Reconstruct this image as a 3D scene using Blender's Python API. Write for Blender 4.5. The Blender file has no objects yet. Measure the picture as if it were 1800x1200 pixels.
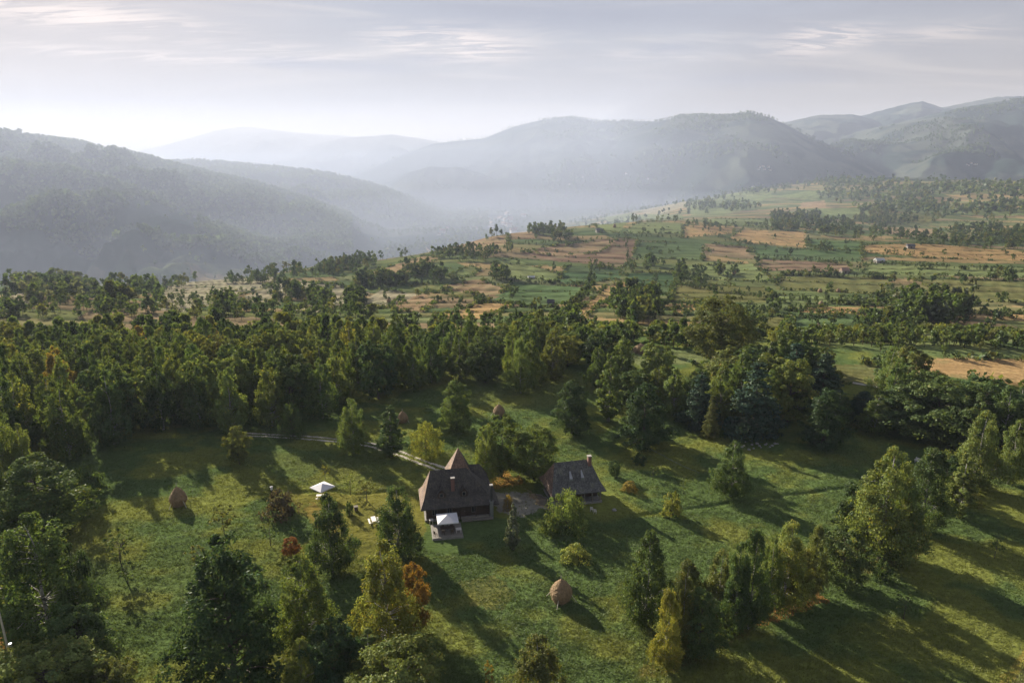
import bpy, math, random
import numpy as np
from mathutils import Vector
R = math.radians
C = bpy.context.scene
COL = C.collection
rng = np.random.default_rng(7)
random.seed(7)

# ------------------------------------------------------------------ camera
PITCH = R(14.5)
CAMZ = 60.0
F = 1200.0                                   # focal length in photo pixels (1800 wide)
cam_d = bpy.data.cameras.new('camera'); cam = bpy.data.objects.new('camera', cam_d)
COL.objects.link(cam); C.camera = cam
cam.location = (0, 0, CAMZ); cam.rotation_euler = (R(90) - PITCH, 0, 0)
cam_d.sensor_width = 36.0; cam_d.lens = 24.0
cam_d.clip_start = 0.5; cam_d.clip_end = 60000

# ------------------------------------------------------------------ sky, sun, exposure
SUN_EL, SUN_AZ = R(21.5), R(-38)             # azimuth from +Y, negative = left
w = bpy.data.worlds.new('World'); C.world = w; w.use_nodes = True
nt = w.node_tree; nt.nodes.clear()
def N(t, typ, **kw):
    n = t.nodes.new(typ)
    for k, v in kw.items(): setattr(n, k, v)
    return n
out = N(nt, 'ShaderNodeOutputWorld'); bg = N(nt, 'ShaderNodeBackground')
sky = N(nt, 'ShaderNodeTexSky', sky_type='NISHITA'); sky.sun_disc = False
sky.sun_elevation = SUN_EL; sky.sun_rotation = SUN_AZ
sky.air_density = 0.6; sky.dust_density = 1.0; sky.ozone_density = 1.5
tc = N(nt, 'ShaderNodeTexCoord'); sep = N(nt, 'ShaderNodeSeparateXYZ')
nt.links.new(tc.outputs['Generated'], sep.inputs[0])
zc = N(nt, 'ShaderNodeMath', operation='MAXIMUM'); zc.inputs[1].default_value = 0.0
nt.links.new(sep.outputs['Z'], zc.inputs[0])
za = N(nt, 'ShaderNodeMath', operation='ADD'); za.inputs[1].default_value = 0.10
nt.links.new(zc.outputs[0], za.inputs[0])
dx = N(nt, 'ShaderNodeMath', operation='DIVIDE'); dy = N(nt, 'ShaderNodeMath', operation='DIVIDE')
nt.links.new(sep.outputs['X'], dx.inputs[0]); nt.links.new(za.outputs[0], dx.inputs[1])
nt.links.new(sep.outputs['Y'], dy.inputs[0]); nt.links.new(za.outputs[0], dy.inputs[1])
cmb = N(nt, 'ShaderNodeCombineXYZ'); nt.links.new(dx.outputs[0], cmb.inputs[0]); nt.links.new(dy.outputs[0], cmb.inputs[1])
def cloud(scale, stretch, det, rough, lo, hi, off, dist=1.2):
    mp = N(nt, 'ShaderNodeMapping'); mp.inputs['Scale'].default_value = stretch; mp.inputs['Location'].default_value = off
    mp.inputs['Rotation'].default_value = (0, 0, R(-6))
    no = N(nt, 'ShaderNodeTexNoise'); no.inputs['Scale'].default_value = scale; no.inputs['Detail'].default_value = det
    no.inputs['Roughness'].default_value = rough; no.inputs['Distortion'].default_value = dist
    rp = N(nt, 'ShaderNodeMapRange'); rp.interpolation_type = 'SMOOTHSTEP'
    rp.inputs['From Min'].default_value = lo; rp.inputs['From Max'].default_value = hi
    nt.links.new(cmb.outputs[0], mp.inputs[0]); nt.links.new(mp.outputs[0], no.inputs['Vector']); nt.links.new(no.outputs['Fac'], rp.inputs['Value'])
    return rp.outputs[0]
def mix(fac, a, b, f=1.0):
    m = N(nt, 'ShaderNodeMix', data_type='RGBA')
    if hasattr(fac, 'links') or not isinstance(fac, float):
        if f != 1.0:
            mm = N(nt, 'ShaderNodeMath', operation='MULTIPLY'); mm.inputs[1].default_value = f
            nt.links.new(fac, mm.inputs[0]); fac = mm.outputs[0]
        nt.links.new(fac, m.inputs['Factor'])
    else: m.inputs['Factor'].default_value = fac
    for s, v in ((m.inputs['A'], a), (m.inputs['B'], b)):
        if isinstance(v, tuple): s.default_value = v
        else: nt.links.new(v, s)
    return m.outputs['Result']
SK = 0.72
VEIL = (3.6*SK, 3.75*SK, 4.3*SK, 1)
PEACH = (6.6*SK, 6.1*SK, 5.9*SK, 1)          # sunlit cirrus
GREYC = (2.9*SK, 3.0*SK, 3.6*SK, 1)         # grey cloud undersides
hi = N(nt, 'ShaderNodeMapRange'); hi.inputs['From Min'].default_value = 0.20; hi.inputs['From Max'].default_value = 0.34
hi.inputs['To Min'].default_value = 0.97; hi.inputs['To Max'].default_value = 0.0; hi.interpolation_type = 'SMOOTHSTEP'
nt.links.new(zc.outputs[0], hi.inputs['Value'])
base = mix(hi.outputs[0], sky.outputs[0], VEIL)      # the thin overcast lies over the horizon, the zenith is clear
base = mix(cloud(0.9, (0.45, 1.0, 1), 5, 0.55, 0.40, 0.62, (3.1, 0.4, 0)), base, GREYC, 0.8)
base = mix(cloud(1.5, (0.35, 1.1, 1), 7, 0.62, 0.50, 0.66, (7.3, 2.6, 0)), base, PEACH, 0.55)
# a pale bank of cirrus towards the horizon, warmest near the sun
hz = N(nt, 'ShaderNodeMapRange'); hz.inputs['From Min'].default_value = 0.0; hz.inputs['From Max'].default_value = 0.22
hz.inputs['To Min'].default_value = 1.0; hz.inputs['To Max'].default_value = 0.0; hz.interpolation_type = 'SMOOTHSTEP'
nt.links.new(zc.outputs[0], hz.inputs['Value'])
base = mix(hz.outputs[0], base, (4.7*SK, 3.95*SK, 3.1*SK, 1), 0.92)
GLOWP = (-60, 40, 620, 260, 0, .5)
# the lit streaks of cirrus: patches of the sky dome where the fibrous noise shows as cream
def patch(u, v, ru, rv, tilt=0.0):
    a, dY, dZ = ray_(u, v); L = math.sqrt(a*a+dY*dY+dZ*dZ); 
    az0, el0 = math.atan2(a, dY), math.asin(dZ/L)
    n = N(nt, 'ShaderNodeMath', operation='ARCTAN2'); nt.links.new(sep.outputs['X'], n.inputs[0]); nt.links.new(sep.outputs['Y'], n.inputs[1])
    def lin(src, c, k):
        m = N(nt, 'ShaderNodeMath', operation='SUBTRACT'); nt.links.new(src, m.inputs[0]); m.inputs[1].default_value = c
        q = N(nt, 'ShaderNodeMath', operation='MULTIPLY'); nt.links.new(m.outputs[0], q.inputs[0]); q.inputs[1].default_value = k; return q.outputs[0]
    p = lin(n.outputs[0], az0, 1200.0/ru); q = lin(sep.outputs['Z'], math.sin(el0), 1200.0/rv)
    if tilt:
        t_ = N(nt, 'ShaderNodeMath', operation='MULTIPLY_ADD'); nt.links.new(p, t_.inputs[0]); t_.inputs[1].default_value = tilt; nt.links.new(q, t_.inputs[2]); q = t_.outputs[0]
    c = N(nt, 'ShaderNodeCombineXYZ'); nt.links.new(p, c.inputs[0]); nt.links.new(q, c.inputs[1])
    l = N(nt, 'ShaderNodeVectorMath', operation='LENGTH'); nt.links.new(c.outputs[0], l.inputs[0])
    r = N(nt, 'ShaderNodeMapRange'); r.interpolation_type = 'SMOOTHSTEP'; r.inputs['From Min'].default_value = 0.0; r.inputs['From Max'].default_value = 1.0
    r.inputs['To Min'].default_value = 1.0; r.inputs['To Max'].default_value = 0.0; nt.links.new(l.outputs['Value'], r.inputs['Value']); return r.outputs[0]
def ray_(u, v): a = (u-900)/F; b = (600-v)/F; return a, math.cos(PITCH)+b*math.sin(PITCH), -math.sin(PITCH)+b*math.cos(PITCH)
base = mix(patch(*GLOWP[:5]), base, (6.4*SK, 5.1*SK, 4.3*SK, 1), GLOWP[5])
fib = cloud(8.0, (0.22, 1.0, 1), 9, 0.66, 0.45, 0.57, (1.3, 5.6, 0), 1.8)
for (u, v, ru, rv, tl, am) in ((790, 78, 190, 42, .25, .85), (150, 30, 260, 36, .35, .8), (520, 95, 170, 22, .2, .5), (1440, 72, 120, 30, -.2, .7), (250, 98, 420, 14, .12, .5), (1150, 100, 150, 16, .2, .35), (1650, 60, 120, 18, 0, .35)):
    mq = N(nt, 'ShaderNodeMath', operation='MULTIPLY'); nt.links.new(fib, mq.inputs[0]); nt.links.new(patch(u, v, ru, rv, tl), mq.inputs[1])
    base = mix(mq.outputs[0], base, (11.0*SK, 9.2*SK, 8.0*SK, 1), am)
for (u, v, ru, rv, tl, am) in ((1000, 30, 500, 40, 0, .5), (620, 118, 160, 16, .1, .45), (740, 102, 90, 9, 0, .5), (500, 112, 90, 14, .1, .5), (1180, 85, 70, 14, 0, .45), (1330, 140, 200, 20, 0, .35)):
    base = mix(patch(u, v, ru, rv, tl), base, (2.3*SK, 2.5*SK, 3.4*SK, 1), am)
nt.links.new(base, bg.inputs['Color']); bg.inputs['Strength'].default_value = 0.05
nt.links.new(bg.outputs[0], out.inputs[0])
sd = bpy.data.lights.new('sun', 'SUN'); sd.energy = 5.0; sd.angle = R(0.6); sd.color = (1.0, 0.90, 0.74)
sun = bpy.data.objects.new('sun', sd); COL.objects.link(sun)
sdir = Vector((math.sin(SUN_AZ)*math.cos(SUN_EL), math.cos(SUN_AZ)*math.cos(SUN_EL), math.sin(SUN_EL)))
sun.rotation_euler = sdir.to_track_quat('Z', 'Y').to_euler(); sun.location = (-200, 300, 200)
vs = C.view_settings; vs.view_transform = 'Standard'; vs.look = 'None'; vs.gamma = 1; vs.exposure = 1.5
C.cycles.use_denoising = True
C.cycles.max_bounces = 5; C.cycles.diffuse_bounces = 2; C.cycles.transmission_bounces = 3
C.cycles.volume_bounces = 0; C.cycles.transparent_max_bounces = 32; C.cycles.caustics_reflective = False; C.cycles.caustics_refractive = False

# ------------------------------------------------------------------ helpers: projection, noise
cp, sp = math.cos(PITCH), math.sin(PITCH)
def ray(u, v):
    a = (np.asarray(u, float) - 900)/F; b = (600 - np.asarray(v, float))/F
    return a, cp + b*sp, -sp + b*cp
def at(u, v, Y):
    "pixel and horizontal distance to a world point"
    a, dY, dZ = ray(u, v); t = Y/dY
    return np.stack([a*t, dY*t, CAMZ + dZ*t], -1)
_perm = np.random.default_rng(3).random((256, 256))
def vnoise(x, y):
    xi = np.floor(x).astype(int); yi = np.floor(y).astype(int); fx = x-xi; fy = y-yi
    fx = fx*fx*(3-2*fx); fy = fy*fy*(3-2*fy)
    a = _perm[xi & 255, yi & 255]; b = _perm[(xi+1) & 255, yi & 255]
    c = _perm[xi & 255, (yi+1) & 255]; d = _perm[(xi+1) & 255, (yi+1) & 255]
    return (a*(1-fx)+b*fx)*(1-fy)+(c*(1-fx)+d*fx)*fy
def fbm(x, y, o=4, s=0.0):
    x = np.asarray(x, float); y = np.asarray(y, float); r = 0; am = 0.5; t = 0
    for k in range(o):
        r = r + am*vnoise(x+s+17.3*k, y-s+9.1*k); t += am; am *= 0.5; x = x*2.03; y = y*1.97
    return r/t
def sstep(a, b, x):
    t = np.clip((x-a)/(b-a), 0, 1); return t*t*(3-2*t)

# ------------------------------------------------------------------ terrain function
def flat_t(v): a, dY, dZ = ray(900, v); return dY*CAMZ/-dZ
CP = []                                       # (x, y, z)
for X in (-80, -40, 0, 40, 80, 120):
    for Y in (50, 80, 110, 140): CP.append((X, Y, 0.0))
CP += [(-130, 150, -1), (-80, 170, -1), (-30, 170, 0), (30, 165, .5), (80, 160, 1), (130, 160, 1.5)]
CP += [(-190, 240, -9), (-120, 240, -6), (-60, 240, -5), (-10, 230, -1), (30, 200, 4.5), (60, 205, 4.5), (110, 215, 3), (170, 225, 3), (40, 240, 1)]
PX = [(-100,540,430),(0,535,430),(120,540,400),(250,530,420),(400,545,380),(600,560,340),(800,560,330),(1000,570,300),(1200,575,290),(1400,575,285),(1600,580,275),(1800,590,270),
      (0,520,480),(200,523,500),(300,512,500),(400,500,540),(600,476,590),(760,447,640),(880,415,700),(1060,397,750),(1200,392,780),(1400,400,790),
      (500,535,430),(700,520,450),(850,510,450),(1000,500,470),(1100,470,540),(1000,440,620),(800,470,540),
      (1300,510,430),(1400,480,490),(1300,440,620),(1500,460,560),(1600,440,620),(1750,450,590),(1750,500,440),(1600,520,400),(1750,540,350),(1500,550,330),(1300,545,345),
      (1700,410,800),(1500,395,880),(1350,370,1100),(1500,350,1350),(1650,350,1350),(1800,350,1350),(1200,372,1250),(1250,350,1600),(1400,325,1900),(1550,312,2150),(1700,318,2150),(1850,322,2100),(1320,335,1750)]
for u, v, Y in PX: CP.append(tuple(at(u, v, Y)))
# valley beyond the shoulder
for u, Y, z in [(-200,1000,-100),(100,1000,-105),(350,1000,-100),(600,1000,-100),(800,1150,-90),(950,1250,-70),(1080,1400,-52),(150,1300,-108),(500,1400,-108),(800,1800,-108),(1000,2000,-100),(1150,2300,-80),
                (300,1900,-110),(600,2400,-108),(900,2800,-108),(1200,2900,-70),(1500,2900,-40),(1800,2900,-30),(200,3500,-105),(700,4000,-105),(1200,4500,-100),(1700,4500,-80),(100,8000,-105),(900,9000,-105),(1700,9000,-100),
                (0,700,-62),(250,700,-66),(450,720,-62),(650,780,-55),(800,820,-40),(950,900,-28),(100,600,-44),(350,620,-44),(550,700,-42)]:
    s = (u-900)/F/1.0; CP.append((s*Y, Y, z))
CP = np.array(CP)
def lp(x, y):
    r = np.maximum(np.hypot(x, y), 45.0); th = np.clip(np.arctan2(x, y), -1.0, 1.0)
    return th*1.5, np.log(r)
cA, cB = lp(CP[:, 0], CP[:, 1])
def kern(d2): return np.sqrt(d2 + 0.0025)
M_ = kern((cA[:, None]-cA)**2 + (cB[:, None]-cB)**2)
cm = CP[:, 2].mean()
RW = np.linalg.solve(M_ + 1e-4*np.eye(len(cA)), CP[:, 2]-cm)
def rbf(x, y):
    x = np.asarray(x, float); y = np.asarray(y, float); sh = np.broadcast(x, y).shape
    A, B = lp(x.ravel(), y.ravel()); o = np.empty(A.shape)
    for i in range(0, len(A), 40000):
        o[i:i+40000] = kern((A[i:i+40000, None]-cA)**2 + (B[i:i+40000, None]-cB)**2) @ RW
    return (o+cm).reshape(sh)
# mountain ridges: crest outline, distance, front and back slope width, gully size
RIDGES = [
 ('spur', [(-300,285,1350),(0,288,1350),(100,297,1330),(200,322,1300),(280,356,1260),(380,400,1220),(440,425,1200),(520,452,1180),(600,478,1150),(700,520,1150)], 430, 420, 80, 9),
 ('front', [(-400,236,1850),(0,240,1850),(60,245,1850),(130,252,1850),(200,266,1830),(260,279,1820),(300,291,1810),(380,311,1800),(450,326,1790),(520,347,1780),(600,377,1770),(650,397,1760),(700,420,1750),(760,450,1750),(850,520,1750)], 720, 700, 130, 10),
 ('second', [(100,300,2600),(260,292,2600),(300,286,2600),(340,283,2600),(420,291,2600),(500,298,2600),(580,307,2600),(640,321,2590),(700,341,2580),(760,365,2560),(810,387,2550),(880,415,2550),(980,470,2550)], 800, 700, 150, 10),
 ('centre', [(560,330,4700),(640,300,4650),(700,275,4600),(760,253,4600),(850,243,4600),(900,223,4600),(950,211,4600),(1010,206,4600),(1050,213,4600),(1130,213,4500),(1200,216,4500),(1270,230,4500),(1350,250,4500),(1450,280,4500),(1600,320,4500)], 1900, 1500, 380, 16),
 ('centre_right', [(1000,300,3900),(1050,262,3900),(1100,235,3900),(1150,215,3900),(1200,204,3900),(1240,203,3900),(1270,205,3900),(1320,198,3900),(1350,205,3880),(1380,218,3850),(1420,239,3800),(1480,264,3750),(1530,284,3700),(1600,310,3700),(1700,345,3700)], 1500, 1200, 420, 16),
 ('right', [(1380,262,5200),(1430,243,5200),(1480,236,5100),(1530,226,5000),(1600,211,5000),(1680,191,4950),(1740,181,4900),(1800,173,4900),(1900,162,4900),(2100,160,4900)], 2300, 1500, 480, 16),
 ('mid_far', [(1250,240,6000),(1360,219,6000),(1440,202,6000),(1500,201,6000),(1560,215,6000),(1700,240,6000)], 2500, 1500, 400, 14),
 ('peak', [(1400,240,6400),(1500,208,6400),(1540,196,6400),(1600,181,6400),(1622,178,6400),(1656,189,6400),(1750,170,6400),(1820,168,6400),(1900,180,6400)], 2000, 1500, 350, 12),
 ('far_left', [(240,292,7600),(330,285,7600),(470,279,7500),(540,258,7500),(600,243,7400),(690,236,7400),(760,247,7400),(830,262,7400),(900,290,7400)], 2600, 1500, 350, 10),
 ('faint', [(-100,275,9500),(200,272,9500),(300,252,9500),(380,229,9500),(430,222,9500),(520,233,9500),(620,240,9500),(700,262,9500),(800,285,9500)], 3500, 1500, 350, 10)]
RD = []
for nm, pts, wf, wb, gz, go in RIDGES:
    P = np.array([at(u, v, Y) for u, v, Y in pts]); s = P[:, 0]/P[:, 1]
    RD.append((nm, s, P[:, 2], P[:, 1], wf, wb, gz))
def ridge_z(x, y, rd):
    nm, s, zz, D, wf, wb, gz = rd
    q = x/np.maximum(y, 1.0)
    # the crest line wanders a little so slopes get spurs and hollows
    zc = np.interp(q, s, zz); Dc = np.interp(q, s, D)
    floor = -112.0; zc = np.maximum(zc, floor)
    d = y - Dc
    fr = np.clip(-d/wf, 0, 1.6); bk = np.clip(d/wb, 0, 1.6)
    w_ = np.where(d < 0, fr, bk)
    gul = fbm(x/gz/1.0, y/gz/1.6, 5, 31.0) - 0.5
    rid = 1-np.abs(fbm(x/gz/1.9, y/gz/2.6, 5, 77.0)*2-1)
    pr = 1 - w_ + 0.10*np.sin(np.clip(w_, 0, 1)*math.pi)
    amp = (zc-floor)
    z = floor + amp*pr + amp*np.clip(w_*(3 if D[0] < 3000 else 1.5), 0, 1)*(gul*0.58 + (rid-0.75)*(0.70 if D[0] < 3000 else .5))
    ed = np.minimum(sstep(s[0]-0.12, s[0], q), 1-sstep(s[-1], s[-1]+0.12, q))
    return np.where(y > 200, floor-50 + (z-floor+50)*ed, -400)
PAL = np.array([(.075,.115,.045),(.10,.135,.05),(.155,.18,.08),(.17,.155,.07),(.26,.19,.10),(.31,.215,.105),(.12,.14,.05),(.20,.145,.09),(.085,.12,.045),(.06,.095,.04)])
def strips(x, y):
    "narrow plots lying along the slope; returns colour and how close a bank is"
    q = (y + .22*x + 46*(fbm(x/160, y/160, 3, 611)-.5))/25.0; i = np.floor(q); fq = q-i
    h = _perm[(i.astype(int)*7) & 255, 13]; ln = 45+95*_perm[(i.astype(int)*11) & 255, 77]
    p = (x + h*300 + .5*(y+.22*x))/ln; j = np.floor(p); fp = p-j
    k = (_perm[(i.astype(int)*5+j.astype(int)*3) & 255, (j.astype(int)*17) & 255]*10).astype(int) % 10
    e = np.maximum(1-sstep(0, 2.6/25, np.minimum(fq, 1-fq)), (1-sstep(0, 1.0, np.minimum(fp, 1-fp)*ln))*.7)
    return PAL[k], e*(fbm(x/30, y/30, 2, 620) > .38)
HOUSES = [(-8.5, 110.5, 15), (12.0, 116.0, 12), (-10.5, 102.5, 9), (-49, 121, 0)]
DITCH = []
def line_d(x, y, P):
    d = np.full(np.shape(x), 1e9)
    for (ax, ay), (bx, by) in zip(P[:-1], P[1:]):
        ex, ey = bx-ax, by-ay; L = ex*ex+ey*ey
        t = np.clip(((x-ax)*ex+(y-ay)*ey)/L, 0, 1)
        d = np.minimum(d, np.hypot(x-ax-t*ex, y-ay-t*ey))
    return d
def pix0(pts): return [tuple(at(u, v, flat_t(v))[:2]) for u, v in pts]
DITCH = [pix0([(440,858),(500,862),(560,863),(590,860),(622,867),(660,864),(700,858),(735,856)]),
         pix0([(1110,905),(1160,896),(1215,890),(1290,880),(1350,872),(1420,864),(1490,856)])]
def ground(x, y, detail=True):
    x = np.asarray(x, float); y = np.asarray(y, float)
    z = rbf(x, y); r = np.hypot(x, y)
    big = sstep(260, 900, r)
    z = z + big*(fbm(x/190, y/190, 4, 5.0)-0.5)*16*sstep(700, 1500, r) + (fbm(x/60, y/60, 3, 9.0)-0.5)*3.0*sstep(150, 320, r)
    tm = (r > 285) & (r < 1150)
    if np.any(tm):
        xt, yt = x[tm], y[tm]
        q = (yt + .22*xt + 46*(fbm(xt/160, yt/160, 3, 611)-.5))/25.0; fq = q-np.floor(q)
        saw = np.where(fq < .13, -.5+fq/.13, .5-(fq-.13)/.87)
        z = z.copy(); z[tm] = z[tm] + 1.35*saw*sstep(285, 340, r[tm])*(1-sstep(1000, 1150, r[tm]))*sstep(.30, .52, fbm(xt/55, yt/55, 2, 640))
    if np.any(r > 700):
        m = r > 700
        zz = np.where(np.ones(z.shape, bool), z, z)
        xm, ym = x[m] if x.shape else x, y[m] if y.shape else y
        zm = z[m]
        zm = np.maximum(zm, -112.0 + 4*(fbm(xm/300, ym/300, 3)-0.5))
        for rd in RD: 
            if rd[0] == 'spur' : pass
            zm = np.maximum(zm, ridge_z(xm, ym, rd))
        z = z.copy(); z[m] = zm
    if detail:
        near = 1-sstep(150, 420, r)
        fl = np.ones(z.shape)
        for hx, hy, hr in HOUSES:
            if hr: fl = fl*sstep(hr*0.75, hr*1.25, np.hypot(x-hx, y-hy))
        z = z + near*fl*((fbm(x/14, y/14, 3, 2.0)-0.5)*0.9 + (fbm(x/1.7, y/1.1, 3, 4.0)-0.5)*0.30)
        m = r < 200
        if np.any(m):
            xm, ym = x[m], y[m]; dd = np.zeros(xm.shape)
            for P in DITCH: dd = np.maximum(dd, np.exp(-(line_d(xm, ym, P)/0.55)**2))
            z = z.copy(); z[m] = z[m] - 0.38*dd
    return z
def G(x, y, detail=True): return float(ground(np.array([x]), np.array([y]), detail)[0])
def hit(u, v, detail=False):
    "where the sight line of a photo pixel meets the ground"
    u = np.atleast_1d(np.asarray(u, float)); v = np.atleast_1d(np.asarray(v, float))
    a, dY, dZ = ray(u, v); t = np.full(u.shape, 62.0); lo = t.copy(); done = np.zeros(u.shape, bool)
    for k in range(420):
        z = CAMZ + dZ*t; g = ground(a*t, dY*t, detail); h = (z <= g) & ~done; done |= h
        if done.all() or t[~done].min() > 12000: break
        lo = np.where(done, lo, t); t = np.where(done, t, t*1.012 + 0.5)
    hi = t.copy()
    for k in range(14):
        m = (lo+hi)/2; b = CAMZ + dZ*m <= ground(a*m, dY*m, detail); hi = np.where(b, m, hi); lo = np.where(b, lo, m)
    return np.stack([a*hi, dY*hi, ground(a*hi, dY*hi, detail)], -1)
def top_h(p, v):
    "height of a point above p that shows at photo row v"
    b = (600-v)/F; k = (-sp+b*cp)/(cp+b*sp)
    return CAMZ + k*p[1] - p[2]

# ------------------------------------------------------------------ mesh and object helpers
def mesh(name, V, Fq, mats=(), fcol=None, smooth=False, midx=None):
    V = np.asarray(V, np.float32).reshape(-1, 3); me = bpy.data.meshes.new(name)
    if isinstance(Fq, np.ndarray):
        k = Fq.shape[1]; n = len(Fq)
        me.vertices.add(len(V)); me.vertices.foreach_set('co', V.ravel())
        me.loops.add(n*k); me.loops.foreach_set('vertex_index', Fq.ravel().astype(np.int32))
        me.polygons.add(n); me.polygons.foreach_set('loop_start', np.arange(0, n*k, k, dtype=np.int32))
        me.polygons.foreach_set('loop_total', np.full(n, k, np.int32))
        me.update(calc_edges=True)
    else:
        me.from_pydata([tuple(map(float, p)) for p in V], [], [tuple(f) for f in Fq]); n = len(Fq)
    for m in mats: me.materials.append(m)
    if midx is not None: me.polygons.foreach_set('material_index', np.asarray(midx, np.int32))
    if fcol is not None:
        at_ = me.attributes.new('leafcol', 'FLOAT_COLOR', 'FACE')
        at_.data.foreach_set('color', np.concatenate([fcol, np.ones((len(fcol), 1))], 1).astype(np.float32).ravel())
    me.polygons.foreach_set('use_smooth', np.full(n, smooth))
    me.update(); return me
def link(name, data, parent=None, loc=None):
    o = bpy.data.objects.new(name, data); COL.objects.link(o)
    if parent: o.parent = parent
    if loc is not None: o.location = loc
    return o
def thing(name, label, cat, loc=(0, 0, 0), rz=0.0, group=None, data=None):
    o = bpy.data.objects.new(name, data); COL.objects.link(o); o.location = loc; o.rotation_euler = (0, 0, rz)
    o['label'] = label; o['category'] = cat
    if group: o['group'] = group
    if data is None: o.empty_display_size = 0.5
    return o
class MB:
    "collects boxes, prisms and tubes into one mesh"
    def __init__(s): s.v = []; s.f = []
    def add(s, vs, fs):
        o = len(s.v); s.v += [tuple(p) for p in vs]; s.f += [tuple(i+o for i in f) for f in fs]; return s
    def box(s, x0, y0, z0, x1, y1, z1):
        return s.add([(x0,y0,z0),(x1,y0,z0),(x1,y1,z0),(x0,y1,z0),(x0,y0,z1),(x1,y0,z1),(x1,y1,z1),(x0,y1,z1)],
                     [(0,3,2,1),(4,5,6,7),(0,1,5,4),(1,2,6,5),(2,3,7,6),(3,0,4,7)])
    def tube(s, pts, rad, n=6, cap=True):
        pts = [Vector(p) for p in pts]; rad = [rad]*len(pts) if not hasattr(rad, '__len__') else rad
        vs = []; fs = []
        for i, p in enumerate(pts):
            d = (pts[min(i+1, len(pts)-1)]-pts[max(i-1, 0)]).normalized()
            a = d.orthogonal().normalized() if abs(d.z) < .95 else d.cross(Vector((0, 1, 0))).normalized(); b = d.cross(a)
            vs += [p+(a*math.cos(2*math.pi*k/n)+b*math.sin(2*math.pi*k/n))*rad[i] for k in range(n)]
        for i in range(len(pts)-1):
            fs += [(i*n+k, i*n+(k+1) % n, (i+1)*n+(k+1) % n, (i+1)*n+k) for k in range(n)]
        if cap: fs += [tuple(range(n))[::-1], tuple(range((len(pts)-1)*n, len(pts)*n))]
        return s.add(vs, fs)
    def build(s, name, mat, parent=None, smooth=False):
        me = bpy.data.meshes.new(name); me.from_pydata([tuple(p) for p in s.v], [], s.f); me.materials.append(mat)
        if smooth: me.polygons.foreach_set('use_smooth', [True]*len(me.polygons))
        me.update(); return link(name, me, parent)

# ------------------------------------------------------------------ materials
def mat(name):
    m = bpy.data.materials.new(name); m.use_nodes = True; t = m.node_tree; t.nodes.clear()
    o = N(t, 'ShaderNodeOutputMaterial'); return m, t, o
def noise(t, scale, det=4, rough=.55, vec=None, dist=0.0):
    n = N(t, 'ShaderNodeTexNoise'); n.inputs['Scale'].default_value = scale; n.inputs['Detail'].default_value = det
    n.inputs['Roughness'].default_value = rough; n.inputs['Distortion'].default_value = dist
    if vec is not None: t.links.new(vec, n.inputs['Vector'])
    return n.outputs['Fac']
def ramp(t, fac, lo, hi, a=0.0, b=1.0):
    r = N(t, 'ShaderNodeMapRange'); r.inputs['From Min'].default_value = lo; r.inputs['From Max'].default_value = hi
    r.inputs['To Min'].default_value = a; r.inputs['To Max'].default_value = b; t.links.new(fac, r.inputs['Value']); return r.outputs[0]
def mul(t, col, fac):
    m = N(t, 'ShaderNodeVectorMath', operation='SCALE'); t.links.new(col, m.inputs[0]); t.links.new(fac, m.inputs['Scale']); return m.outputs[0]
def mixc(t, fac, a, b):
    m = N(t, 'ShaderNodeMix', data_type='RGBA')
    if isinstance(fac, float): m.inputs['Factor'].default_value = fac
    else: t.links.new(fac, m.inputs['Factor'])
    for s, v in ((m.inputs['A'], a), (m.inputs['B'], b)):
        if isinstance(v, tuple): s.default_value = v if len(v) == 4 else v+(1,)
        else: t.links.new(v, s)
    return m.outputs['Result']
def plain(name, col, rough=.8, var=.25, scale=6.0, bump=0.0, metal=0.0, stretch=(1, 1, 1), coord='Object'):
    m, t, o = mat(name); b = N(t, 'ShaderNodeBsdfPrincipled'); b.inputs['Roughness'].default_value = rough; b.inputs['Metallic'].default_value = metal
    tcn = N(t, 'ShaderNodeTexCoord'); mp = N(t, 'ShaderNodeMapping'); mp.inputs['Scale'].default_value = stretch
    t.links.new(tcn.outputs[coord], mp.inputs[0])
    n = noise(t, scale, 6, .65, mp.outputs[0]); n2 = noise(t, scale*.17, 3, .5, mp.outputs[0])
    c = mixc(t, ramp(t, n, .3, .7), tuple(k*(1-var) for k in col), tuple(min(1, k*(1+var)) for k in col))
    c = mul(t, c, ramp(t, n2, .3, .7, 1-var*.6, 1+var*.5))
    t.links.new(c, b.inputs['Base Color'])
    if bump:
        bp = N(t, 'ShaderNodeBump'); bp.inputs['Strength'].default_value = bump; bp.inputs['Distance'].default_value = .05
        t.links.new(n, bp.inputs['Height']); t.links.new(bp.outputs[0], b.inputs['Normal'])
    t.links.new(b.outputs[0], o.inputs[0]); return m
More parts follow.
